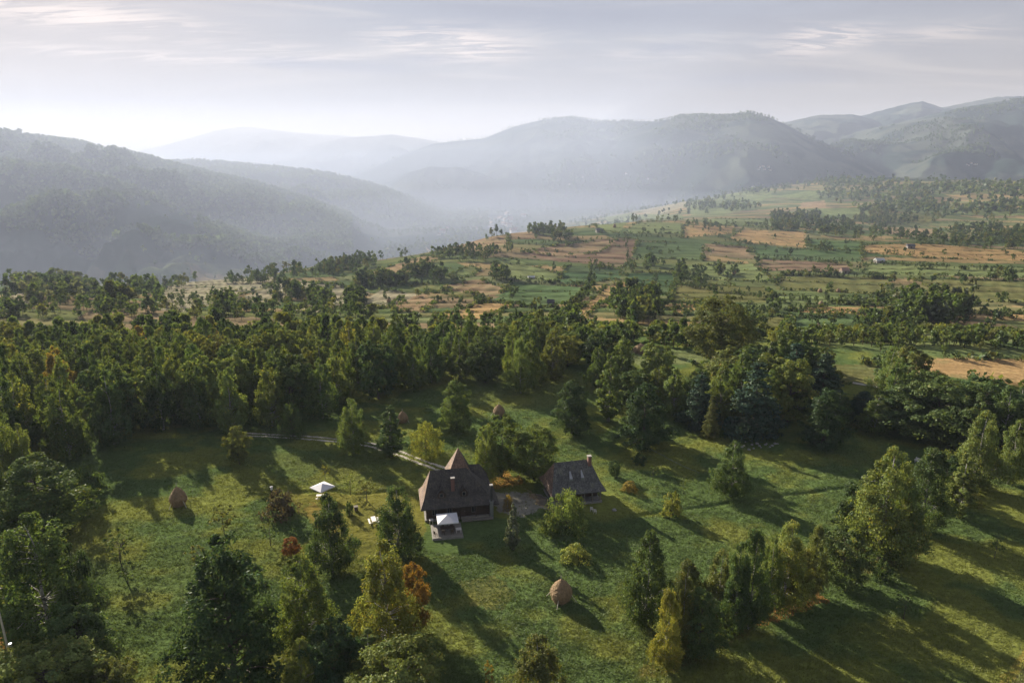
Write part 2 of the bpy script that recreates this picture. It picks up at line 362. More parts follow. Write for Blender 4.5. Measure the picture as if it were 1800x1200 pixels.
def leaf_mat(name, trans=.35, rough=.6):
    m, t, o = mat(name)
    at_ = N(t, 'ShaderNodeAttribute'); at_.attribute_name = 'leafcol'
    oi = N(t, 'ShaderNodeObjectInfo')
    mm = N(t, 'ShaderNodeVectorMath', operation='MULTIPLY'); t.links.new(at_.outputs['Color'], mm.inputs[0]); t.links.new(oi.outputs['Color'], mm.inputs[1])
    d = N(t, 'ShaderNodeBsdfDiffuse'); tr = N(t, 'ShaderNodeBsdfTranslucent'); gl = N(t, 'ShaderNodeBsdfGlossy'); gl.inputs['Roughness'].default_value = .45
    gl.inputs['Color'].default_value = (.6, .62, .6, 1)
    t.links.new(mm.outputs[0], d.inputs['Color'])
    tcx = N(t, 'ShaderNodeVectorMath', operation='MULTIPLY'); tcx.inputs[1].default_value = (1.35, 1.25, .55); t.links.new(mm.outputs[0], tcx.inputs[0])
    t.links.new(tcx.outputs[0], tr.inputs['Color'])
    ms = N(t, 'ShaderNodeMixShader'); ms.inputs[0].default_value = trans; t.links.new(d.outputs[0], ms.inputs[1]); t.links.new(tr.outputs[0], ms.inputs[2])
    fr = N(t, 'ShaderNodeMixShader'); fr.inputs[0].default_value = .012; t.links.new(ms.outputs[0], fr.inputs[1]); t.links.new(gl.outputs[0], fr.inputs[2])
    t.links.new(fr.outputs[0], o.inputs[0]); return m
LEAF = leaf_mat('leaf', .38); GRASSM = leaf_mat('grass_blade', .30); NEEDLE = leaf_mat('needle', .15)
BARK = plain('dark_bark', (.07, .055, .042), .9, .4, 9)
def birch_bark():
    m, t, o = mat('birch_bark'); b = N(t, 'ShaderNodeBsdfPrincipled'); b.inputs['Roughness'].default_value = .8
    tcn = N(t, 'ShaderNodeTexCoord'); mp = N(t, 'ShaderNodeMapping'); mp.inputs['Scale'].default_value = (2, 2, 9); t.links.new(tcn.outputs['Object'], mp.inputs[0])
    c = mixc(t, ramp(t, noise(t, 1.6, 4, .7, mp.outputs[0]), .48, .56), (.42, .40, .36), (.06, .05, .045))
    t.links.new(c, b.inputs['Base Color']); t.links.new(b.outputs[0], o.inputs[0]); return m
BBARK = birch_bark()
def ground_mat():
    m, t, o = mat('meadow_and_hills'); b = N(t, 'ShaderNodeBsdfDiffuse')
    at_ = N(t, 'ShaderNodeAttribute'); at_.attribute_name = 'gcol'
    g = N(t, 'ShaderNodeNewGeometry')
    pos = g.outputs['Position']
    n1 = noise(t, .9, 6, .7, pos); n2 = noise(t, .045, 5, .6, pos); n3 = noise(t, .006, 6, .65, pos)
    mp = N(t, 'ShaderNodeMapping'); mp.inputs['Scale'].default_value = (1, 3.2, 1); mp.inputs['Rotation'].default_value = (0, 0, R(20)); t.links.new(pos, mp.inputs[0])
    n4 = noise(t, .55, 5, .7, mp.outputs[0], 1.2)
    c = mul(t, at_.outputs['Color'], ramp(t, n1, .3, .7, .80, 1.20))
    c = mul(t, c, ramp(t, n2, .3, .7, .85, 1.15)); c = mul(t, c, ramp(t, n3, .3, .7, .8, 1.2)); c = mul(t, c, ramp(t, n4, .35, .65, .85, 1.15))
    t.links.new(c, b.inputs['Color'])
    bp = N(t, 'ShaderNodeBump'); bp.inputs['Strength'].default_value = .9; bp.inputs['Distance'].default_value = .22
    ad = N(t, 'ShaderNodeMath', operation='ADD'); t.links.new(n4, ad.inputs[0]); t.links.new(n1, ad.inputs[1])
    t.links.new(ad.outputs[0], bp.inputs['Height']); t.links.new(bp.outputs[0], b.inputs['Normal'])
    t.links.new(b.outputs[0], o.inputs[0]); return m
GM = ground_mat()

# ------------------------------------------------------------------ field patches of the middle distance (photo outlines laid on the ground)
TAN, GOLD, BROWN = (.29, .205, .12), (.37, .245, .115), (.20, .135, .09)
LGREEN, GREEN, DGREEN, OLIVE, PALE = (.165, .20, .08), (.085, .135, .055), (.055, .098, .045), (.145, .145, .055), (.30, .27, .18)
PATCH = [
 (TAN,[(880,413),(936,404),(945,407),(941,421),(894,421)]),(TAN,[(747,432),(890,421),(897,430),(845,437),(810,446),(750,441)]),
 (BROWN,[(911,446),(985,428),(1090,418),(1125,421),(1097,470),(985,460)]),(TAN,[(930,444),(1000,430),(1085,422),(1060,440),(990,452)]),
 (LGREEN,[(1016,390),(1125,388),(1090,411),(1051,407)]),(LGREEN,[(1128,390),(1200,392),(1200,411),(1097,411)]),
 (LGREEN,[(880,460),(901,455),(985,481),(978,497),(890,488)]),(DGREEN,[(995,467),(1093,474),(1090,488),(1034,500),(978,495)]),
 (GREEN,[(904,495),(1034,504),(1010,530),(950,542),(866,526)]),(TAN,[(775,502),(845,491),(894,509),(862,523),(782,512)]),
 (OLIVE,[(715,502),(750,495),(866,525),(859,532),(796,523)]),(PALE,[(610,540),(670,509),(747,516),(680,540),(635,551)]),
 (TAN,[(687,533),(747,516),(764,533),(747,547),(694,547)]),(GOLD,[(764,554),(859,532),(901,537),(845,561),(775,560)]),
 (GOLD,[(911,558),(950,544),(936,568),(915,575)]),(GOLD,[(1062,505),(1118,490),(1114,497),(1051,537),(1020,568),(992,561)]),
 (LGREEN,[(789,484),(831,467),(845,477),(796,495)]),(TAN,[(642,481),(747,449),(775,456),(733,477)]),
 (PALE,[(270,545),(290,505),(430,478),(490,492),(420,520),(330,548)]),(PALE,[(500,548),(590,500),(650,515),(570,550)]),(PALE,[(0,528),(55,510),(60,535),(0,560)]),
 (PALE,[(430,520),(500,492),(580,500),(500,530),(420,540)]),
 (GOLD,[(1200,397),(1294,397),(1287,411),(1245,414),(1200,418)]),(GOLD,[(1305,404),(1417,407),(1417,434),(1333,430),(1280,421)]),
 (TAN,[(1238,428),(1319,434),(1315,449),(1249,444)]),(GREEN,[(1322,435),(1515,442),(1515,460),(1333,455)]),
 (BROWN,[(1335,456),(1494,465),(1494,479),(1335,476)]),(GOLD,[(1515,432),(1655,430),(1800,441),(1830,460),(1620,453),(1515,442)]),
 (GREEN,[(1420,421),(1515,425),(1515,441),(1424,434)]),(LGREEN,[(1200,470),(1320,460),(1360,497),(1200,490)]),
 (OLIVE,[(1368,484),(1567,488),(1560,520),(1364,509)]),(LGREEN,[(1357,516),(1532,526),(1529,537),(1357,530)]),
 (GOLD,[(1382,544),(1522,540),(1518,551),(1459,551)]),(GREEN,[(1389,558),(1515,554),(1515,586),(1396,590)]),(OLIVE,[(1330,558),(1389,554),(1375,583),(1337,583)]),
 (GOLD,[(1725,547),(1830,554),(1830,568),(1732,553)]),(LGREEN,[(1520,462),(1840,470),(1840,490),(1520,480)]),(OLIVE,[(1600,490),(1840,495),(1840,535),(1700,530)]),
 (OLIVE,[(1180,500),(1350,505),(1350,535),(1180,530)]),(GREEN,[(1120,425),(1235,430),(1235,458),(1110,455)]),(DGREEN,[(1100,480),(1190,480),(1180,520),(1110,515)]),
 (GOLD,[(1180,545),(1240,528),(1235,540),(1190,556)]),(LGREEN,[(1240,385),(1420,388),(1420,400),(1240,395)]),
 (GOLD,[(1608,638),(1650,630),(1830,634),(1830,682),(1720,668),(1610,660)]),(LGREEN,[(1088,615),(1150,611),(1290,625),(1250,640),(1120,640)]),
 (OLIVE,[(1465,640),(1545,640),(1545,682),(1465,672)]),(GOLD,[(1250,626),(1290,625),(1290,636),(1252,636)]),
 (LGREEN,[(1200,360),(1330,332),(1360,345),(1300,372),(1220,380)]),(TAN,[(1410,356),(1450,352),(1452,366),(1405,364)]),(LGREEN,[(1360,345),(1430,335),(1500,340),(1420,352)]),
 (OLIVE,[(1520,378),(1640,380),(1640,392),(1530,392)]),(LGREEN,[(1680,390),(1760,392),(1750,402),(1680,400)]),(LGREEN,[(1600,362),(1840,368),(1840,380),(1600,374)]),
 (TAN,[(1540,398),(1640,402),(1660,412),(1560,412)]),(LGREEN,[(1440,366),(1520,366),(1530,378),(1450,378)]),(PALE,[(1120,372),(1200,350),(1215,362),(1150,380)]),
 (LGREEN,[(1060,380),(1200,378),(1200,386),(1060,386)])]
PW = []
for colr, pl in PATCH:
    q = hit([p[0] for p in pl], [p[1] for p in pl]); PW.append((colr, q[:, :2]))
def in_poly(x, y, P):
    ins = np.zeros(x.shape, bool); n = len(P)
    for i in range(n):
        x0, y0 = P[i]; x1, y1 = P[(i+1) % n]
        if y0 == y1: continue
        c = ((y0 > y) != (y1 > y)) & (x < (x1-x0)*(y-y0)/(y1-y0)+x0); ins ^= c
    return ins

# ------------------------------------------------------------------ ground sheet
th_in = np.linspace(-.79, .79, 940)
th_out = np.linspace(.79, 2*math.pi-.79, 90)[1:-1]
TH = np.concatenate([th_in, th_out])
RR = [8, 25, 40, 50]
r = 58.0
while r < 172: RR.append(r); r += .30
while r < 10500: RR.append(r); r *= 1.0066
RR = np.array(RR)
gx = RR[:, None]*np.sin(TH); gy = RR[:, None]*np.cos(TH)
gz = ground(gx, gy)
nr, nt_ = gx.shape
def base_colour(x, y, z):
    r = np.hypot(x, y); n = len(x)
    c = np.empty((n, 3))
    # near meadow
    k = fbm(x/9, y/7, 4, 50)[:, None]; k2 = fbm(x/26, y/22, 3, 60)[:, None]
    mead = np.array((.080, .119, .038))*(1-sstep(.42, .66, k)) + np.array((.150, .168, .040))*sstep(.42, .66, k)
    mead = mead*(1-.5*sstep(.52, .75, k2)) + np.array((.135, .145, .040))*.5*sstep(.52, .75, k2)
    # farmed middle distance
    f1 = fbm(x/70, y/45, 4, 80)[:, None]; f2 = fbm(x/33, y/18, 3, 90)[:, None]
    fld = np.array((.085, .105, .048))*(1-sstep(.4, .6, f1)) + np.array((.13, .135, .062))*sstep(.4, .6, f1)
    fld = fld*(1-.5*sstep(.55, .7, f2)) + np.array((.22, .16, .08))*.5*sstep(.55, .7, f2)
    st_c, st_e = strips(x, y)
    fld = fld*.25 + st_c*.75
    fld = fld*(1-.75*st_e[:, None]) + np.array((.035, .055, .025))*.75*st_e[:, None]
    # hills: woods and pastures
    h1 = fbm(x/420, y/420, 6, 120)[:, None]; h2 = fbm(x/130, y/130, 5, 140)[:, None]
    hh = .6*h1+.4*h2
    lf = (1-sstep(.0, .15, x/np.maximum(y, 1)))[:, None]*.05
    hil = np.array((.022, .036, .030))*(1-sstep(.515, .56, hh-lf)) + np.array((.062, .073, .055))*sstep(.515, .56, hh-lf)
    a = sstep(210, 300, r)[:, None]; b = sstep(1900, 2600, r + 500*(z > 20))[:, None]
    left = (sstep(900, 1100, r)*(1-sstep(-.02, .12, x/np.maximum(y, 1))))[:, None]
    c = mead*(1-a) + fld*a
    b = np.maximum(b, left)
    c = c*(1-b) + hil*b
    return c
X = gx.ravel(); Y = gy.ravel(); Z = gz.ravel()
gc = base_colour(X, Y, Z)
wob = (fbm(X/9, Y/9, 3, 200)-.5)*2.5; rr_ = np.hypot(X, Y)
Xw = X + wob*sstep(200, 400, rr_); Yw = Y + (fbm(X/9, Y/9, 3, 230)-.5)*4*sstep(200, 400, rr_)
for colr, P in PW:
    lo = P.min(0)-8; hi = P.max(0)+8
    m = np.where((X > lo[0]) & (X < hi[0]) & (Y > lo[1]) & (Y < hi[1]))[0]
    ins = in_poly(Xw[m], Yw[m], P)
    mm = m[ins]; cc = np.array(colr)
    st = fbm(X[mm]/14, Y[mm]/5, 4, 300)[:, None]
    sc_, se_ = strips(X[mm], Y[mm]); fur = (.93+.14*np.sin((Y[mm]+.22*X[mm])*1.9))[:, None]
    cc = cc*.92 + sc_*.08
    gc[mm] = (cc*(.72+.56*st)*(1-.45*sstep(.56, .70, st)) + np.array((.09, .12, .05))*.45*sstep(.56, .70, st))*fur*(1-.55*se_[:, None])
# near details: mown lawn, leaf litter, worn gravel, the dry corner field
def blob(pts, colr, soft=.6, amt=1.0, wb=1.2):
    P = np.array(pix0(pts)); lo = P.min(0)-4; hi = P.max(0)+4
    m = np.where((X > lo[0]) & (X < hi[0]) & (Y > lo[1]) & (Y < hi[1]))[0]
    dxx = (fbm(X[m]/1.6, Y[m]/1.6, 3, 400)-.5)*2*wb; dyy = (fbm(X[m]/1.6, Y[m]/1.6, 3, 430)-.5)*2*wb
    ins = in_poly(X[m]+dxx, Y[m]+dyy, P); q = m[ins]
    gc[q] = gc[q]*(1-amt) + np.array(colr)*amt*(.8+.4*fbm(X[q]/.8, Y[q]/.8, 2, 450)[:, None])
blob([(505,868),(700,862),(745,880),(750,930),(730,960),(640,985),(600,960),(530,905)], (.16, .145, .035), amt=.75)
blob([(540,880),(600,900),(585,940),(560,925),(535,900)], (.20, .14, .04), amt=.6)
blob([(540,945),(600,940),(740,975),(790,1000),(720,1030),(600,1000)], (.12,.125,.03), amt=.5)
blob([(842,826),(872,822),(905,836),(925,850),(880,858),(850,850)], (.28, .14, .035), amt=.8)
blob([(866,868),(905,862),(960,872),(968,884),(955,893),(915,905),(880,902),(870,885)], (.27, .25, .21), amt=.9)
blob([(910,852),(985,895),(990,905),(960,896)], (.27, .20, .11), amt=.8)
blob([(940,870),(985,880),(1000,895),(960,892)], (.16, .14, .11), amt=.8)
blob([(1300,1085),(1345,1060),(1400,1035),(1445,1040),(1450,1055),(1400,1075),(1350,1098),(1315,1105)], (.26, .12, .04), amt=.8)
blob([(1150,1130),(1300,1075),(1320,1110),(1250,1150),(1160,1190),(1120,1190)], (.12, .085, .03), amt=.6)
blob([(1450,960),(1560,960),(1620,945),(1640,970),(1560,1000),(1480,1010)], (.12, .08, .035), amt=.55)
blob([(600,1180),(640,1130),(700,1160),(760,1150),(740,1199),(620,1240)], (.13, .10, .03), amt=.5)
blob([(1700,1260),(1745,1215),(1775,1172),(1795,1148),(1812,1135),(1900,1130),(1900,1300),(1700,1300)], (.27, .22, .05), amt=.9, wb=.4)
blob([(1725,1270),(1765,1222),(1790,1180),(1812,1160),(1900,1160),(1900,1300)], (.15, .145, .07), amt=.9, wb=.4)
blob([(-60,1110),(5,1102),(22,1112),(24,1160),(0,1175),(-60,1180)], (.30, .16, .05), amt=.9)
blob([(800,1020),(860,1010),(905,1040),(880,1075),(830,1070)], (.15,.13,.04), amt=.5)
V = np.stack([X, Y, Z], 1)
ii, jj = np.meshgrid(np.arange(nr-1), np.arange(nt_), indexing='ij'); j2 = (jj+1) % nt_
Fq = np.stack([ii*nt_+jj, ii*nt_+j2, (ii+1)*nt_+j2, (ii+1)*nt_+jj], -1).reshape(-1, 4)[:, ::-1]
me = mesh('ground', V, np.ascontiguousarray(Fq), [GM], smooth=True)
a_ = me.attributes.new('gcol', 'FLOAT_COLOR', 'POINT')
a_.data.foreach_set('color', np.concatenate([gc, np.ones((len(gc), 1))], 1).astype(np.float32).ravel())
o = link('ground', me); o['kind'] = 'structure'
Zmin = float(Z.min()); Zmax = float(Z.max())
print('terrain', len(V), Zmin, Zmax)
# ------------------------------------------------------------------ trees
def prof(kind, t):
    "crown half-width (0..1) over crown height t"
    if kind == 'birch': return np.clip(t/.16, .35, 1)*np.clip(1.06-t, 0, 1)**.72*(1+.10*np.sin(9*t))
    if kind == 'poplar': return np.clip(t/.2, .3, 1)*np.clip(1.03-t, 0, 1)**.55*.95
    if kind == 'oak': return np.sqrt(np.clip(1-(2*t-.86)**2/1.30, 0, 1))*np.clip(t/.12, .55, 1)
    if kind == 'pear': return np.clip(t/.14, .5, 1)*np.clip(1.04-t, 0, 1)**.52*(1+.08*np.sin(11*t))
    if kind == 'round': return np.sqrt(np.clip(1-(2*t-.95)**2/1.15, 0, 1))
    if kind == 'conifer': return np.clip(1.02-t, 0, 1)**.9*np.clip(t/.06, .4, 1)
    if kind == 'shrub': return np.sqrt(np.clip(1-(t*1.0)**2, 0, 1))
    if kind == 'willow': return np.sqrt(np.clip(1-(t*.98)**2, 0, 1))*1.0
    return 1-t
def rnd_dirs(n, rg):
    d = rg.normal(size=(n, 3)); return d/np.linalg.norm(d, axis=1, keepdims=True)
def leaves(P, s, rg, up=.35, asp=.6, vert=0.0, outn=None):
    n = len(P); nm = rnd_dirs(n, rg)*.75
    if outn is not None: nm = nm + outn*.85
    nm[:, 2] = nm[:, 2]*(1-up)+up; 
    if vert: nm[:, 2] *= (1-vert)
    nm /= np.linalg.norm(nm, axis=1, keepdims=True)
    t = np.cross(nm, rnd_dirs(n, rg)); t /= np.linalg.norm(t, axis=1, keepdims=True)+1e-9
    if vert: t = np.where(rg.random((n, 1)) < vert, np.cross(nm, np.cross(np.tile([0, 0, 1.], (n, 1)), nm)), t); t /= np.linalg.norm(t, axis=1, keepdims=True)+1e-9
    b = np.cross(nm, t); s = (s*(.65+.7*rg.random((n, 1))))
    V = np.stack([P+t*s, P+b*s*asp, P-t*s, P-b*s*asp], 1).reshape(-1, 3)
    return V, np.arange(4*n).reshape(-1, 4)
def tree_data(kind, seed, H, W, ncl, nleaf, ls, bare=.12, lean=0.0, sparse=False):
    "trunk mesh and crown mesh of one tree, origin at the foot"
    rg = np.random.default_rng(seed); P = []; Cc = []
    cb = H*bare
    N_ = ncl*3
    t = rg.random(N_*6); keep = rg.random(len(t)) < (prof(kind, t)**1.4+.08); t = t[keep][:N_]
    ang = rg.random(len(t))*2*math.pi
    # lobed outline: the envelope swells and shrinks with angle and height
    lob = 1 + .22*np.sin(ang*2+seed) * np.sin(t*7+seed*1.7) + .16*np.sin(ang*3+seed*2.3+t*4) + .10*rg.normal(size=len(t))
    rad = prof(kind, t)*W/2*lob
    rho = rad*(.38+.62*np.sqrt(rg.random(len(t))))
    ctr = np.stack([np.cos(ang)*rho + lean*t*H*.1, np.sin(ang)*rho, cb+t*(H-cb)], 1)
    ctr = ctr[:ncl]; t = t[:ncl]; ang = ang[:ncl]
    cr0 = {'pear': .115, 'birch': .115, 'poplar': .13, 'oak': .125, 'round': .13, 'conifer': .10, 'shrub': .16, 'willow': .11}[kind]
    cr = W*cr0*(.6+.85*rg.random(len(t)))*(1-.38*t)
    per = max(3, nleaf//len(t)); n = len(t)*per
    idx = np.repeat(np.arange(len(t)), per)
    d = rnd_dirs(n, rg); d[:, 2] = np.abs(d[:, 2])*1.25-.40 if kind in ('oak', 'pear', 'round', 'shrub') else d[:, 2]
    rr = (rg.random(n)**.45)[:, None]
    if kind == 'conifer': sc = np.array([1.5, 1.5, .35])
    elif kind in ('birch', 'poplar'): sc = np.array([.85, .85, 1.15])
    else: sc = np.array([1.0, 1.0, .88])
    P = ctr[idx] + d*rr*cr[idx][:, None]*sc
    if kind in ('birch', 'willow'):
        hang = rg.exponential(.35 if kind == 'birch' else .9, n)*cr[idx]*(1.5 if kind == 'birch' else 2.2)
        outw = rg.random(n) < (.5 if kind == 'birch' else .75)
        # strands: pull the leaves of a strand to a shared column
        q = np.round(P[:, :2]/(.35 if kind == 'birch' else .28))*(.35 if kind == 'birch' else .28) + (rg.random((n, 2))-.5)*.12
        P[outw, :2] = P[outw, :2]*.4 + q[outw]*.6
        P[:, 2] = P[:, 2] - hang*outw
    if kind == 'conifer':
        rdist = np.hypot(P[:, 0], P[:, 1]); P[:, 2] -= rdist*.28
    P[:, 2] = np.maximum(P[:, 2], .12 + .1*rg.random(n))
    ow = P - np.array([0, 0, cb+(H-cb)*.38]); ow /= np.linalg.norm(ow, axis=1, keepdims=True)+1e-6
    V, Fq = leaves(P, ls, rg, outn=(ow*.55+d*.6), up=.35 if kind in ('oak', 'pear', 'round', 'shrub') else .15, asp=.62 if kind not in ('willow', 'birch') else .45, vert=.6 if kind == 'willow' else (.35 if kind == 'birch' else 0))
    clt = (.78+.44*rg.random(len(t)))[idx]; hue = rg.normal(0, .05, len(t))[idx]
    lt = clt*(.8+.4*rg.random(n)); yel = (rg.random(n) < .06)*.5
    col = np.stack([lt*(1+hue+yel), lt*(1+.3*hue+.2*yel), lt*(1-.8*hue)], 1)
    crown = mesh('crown', V, Fq, [NEEDLE if kind == 'conifer' else LEAF], fcol=col)
    # trunk and limbs
    tb = MB(); bm_ = BBARK if kind in ('birch', 'poplar') else BARK
    tr = H*(.013 if kind in ('birch', 'poplar', 'conifer') else .019); 
    if kind == 'shrub': tr = H*.02
    wig = rg.normal(0, .012*H, (6, 2)); zz = np.linspace(-.25, H*(.93 if kind in ('birch', 'poplar', 'conifer') else .68), 6)
    if kind == 'shrub': zz = np.linspace(-.1, H*.6, 6)
    ax = [(wig[i, 0]*(i > 0)*.6 + lean*zz[i]*.1, wig[i, 1]*(i > 0)*.6, zz[i]) for i in range(6)]
    tb.tube(ax, [tr*(1.35 if i == 0 else 1)*(1-.16*i) for i in range(6)], 7)
    sel = rg.permutation(len(t))[:min(len(t), 46)]
    for k in sel:
        c = ctr[k]; zt = max(H*.06, min(c[2]-.32*math.hypot(c[0], c[1]) , zz[-1]*.97)) 
        f = np.interp(zt, zz, np.arange(6)); i0 = int(min(4, f)); ff = f-i0
        a = np.array(ax[i0])*(1-ff)+np.array(ax[i0+1])*ff
        mid = (a*.45+c*.55) + np.array([0, 0, (.06 if kind != 'willow' else .14)*H*rg.random()])
        r0 = tr*.42*(1-.12*f)
        tb.tube([a, mid, c], [r0, r0*.55, r0*.18], 4, False)
    trunk = mesh('trunk', tb.v, tb.f, [bm_], smooth=True)
    return trunk, crown, H, W
PROTO = {}
def proto(key, *a, **k): PROTO[key] = tree_data(*a, **k)
#     key          kind     seed  H   W   clumps leaves size
for i in range(4): proto(('birch', i), 'birch', 11+i, 14, 7.2, 180, 23000, .14, bare=.08)
for i in range(2): proto(('poplar', i), 'poplar', 31+i, 14, 4.2, 130, 14000, .145, bare=.05)
for i in range(3): proto(('oak', i), 'oak', 41+i, 13, 10, 230, 27000, .155, bare=.06)
for i in range(3): proto(('round', i), 'round', 51+i, 10, 8, 160, 17000, .15, bare=.09)
for i in range(3): proto(('pear', i), 'pear', 141+i, 14, 9, 230, 26000, .15, bare=.05)
for i in range(2): proto(('conifer', i), 'conifer', 61+i, 13, 6, 170, 10000, .17, bare=.04)
for i in range(2): proto(('willow', i), 'willow', 71+i, 5, 6, 70, 6500, .12, bare=.22)
for i in range(3): proto(('shrub', i), 'shrub', 81+i, 2.4, 4, 50, 2600, .12, bare=.05)
for i in range(2): proto(('sapling', i), 'round', 91+i, 4, 2.6, 22, 420, .12, bare=.35)
for i in range(6): proto(('wbirch', i), 'birch', 101+i, 14, 7.5, 130, 10000, .22, bare=.05)
for i in range(4): proto(('woak', i), 'oak', 111+i, 13, 9.5, 140, 11500, .235, bare=.05)
KNAME = {'pear': 'broadleaf_tree', 'birch': 'birch_tree', 'wbirch': 'birch_tree', 'poplar': 'poplar_tree', 'oak': 'broadleaf_tree', 'woak': 'broadleaf_tree', 'round': 'broadleaf_tree', 'conifer': 'conifer_tree', 'willow': 'willow_tree', 'shrub': 'shrub', 'sapling': 'sapling'}
KCAT = {'shrub': 'shrub', 'sapling': 'sapling'}
def leafc(c, rg=None, j=.12):
    rg = rg or rng; f = 1+rg.uniform(-j, j); h = rg.uniform(-.07, .07)
    return (c[0]*f*(1+h), c[1]*f, c[2]*f*(1-h), 1)
LC = {'dark': (.050, .082, .034), 'mid': (.078, .116, .042), 'green': (.098, .140, .045), 'light': (.135, .175, .055), 'yellow': (.180, .196, .052),
      'gold': (.22, .175, .050), 'orange': (.20, .125, .035), 'rust': (.22, .095, .032), 'blue': (.046, .078, .052), 'grey': (.130, .150, .095), 'olive': (.120, .138, .045), 'purple': (.070, .062, .042)}
NTREE = 0
def plant(kind, p, H, W, colr, label, group=None, rz=None, var=None):
    global NTREE; NTREE += 1
    if var is None: var = random.randrange(len([k for k in PROTO if k[0] == kind]))
    tm, cm_, h0, w0 = PROTO[(kind, var)]
    t = thing(KNAME[kind], label, KCAT.get(kind, 'tree'), p, random.uniform(0, 6.28) if rz is None else rz, group)
    t.scale = (W/w0, W/w0, H/h0)
    link('trunk' if kind != 'shrub' else 'stem', tm, t); c = link('crown' if kind != 'shrub' else 'foliage', cm_, t)
    lc = leafc(LC[colr]); c.color = (lc[0]*1.12, lc[1]*1.13, lc[2]*1.12, 1); return t
OCC = []
def ptree(kind, u, vb, vt, wpx, colr, label, group=None, var=None):
    "a tree whose foot, top and width were read off the photo"
    p = hit([u], [vb])[0]; H = top_h(p, vt); D = p[1]/(cp + (600-vb)/F*sp)
    W = wpx*D/F
    p[2] = G(p[0], p[1]) - .05
    OCC.append((p[0], p[1], W)); return plant(kind, tuple(p), H, W*1.05, colr, label, group, var=var)
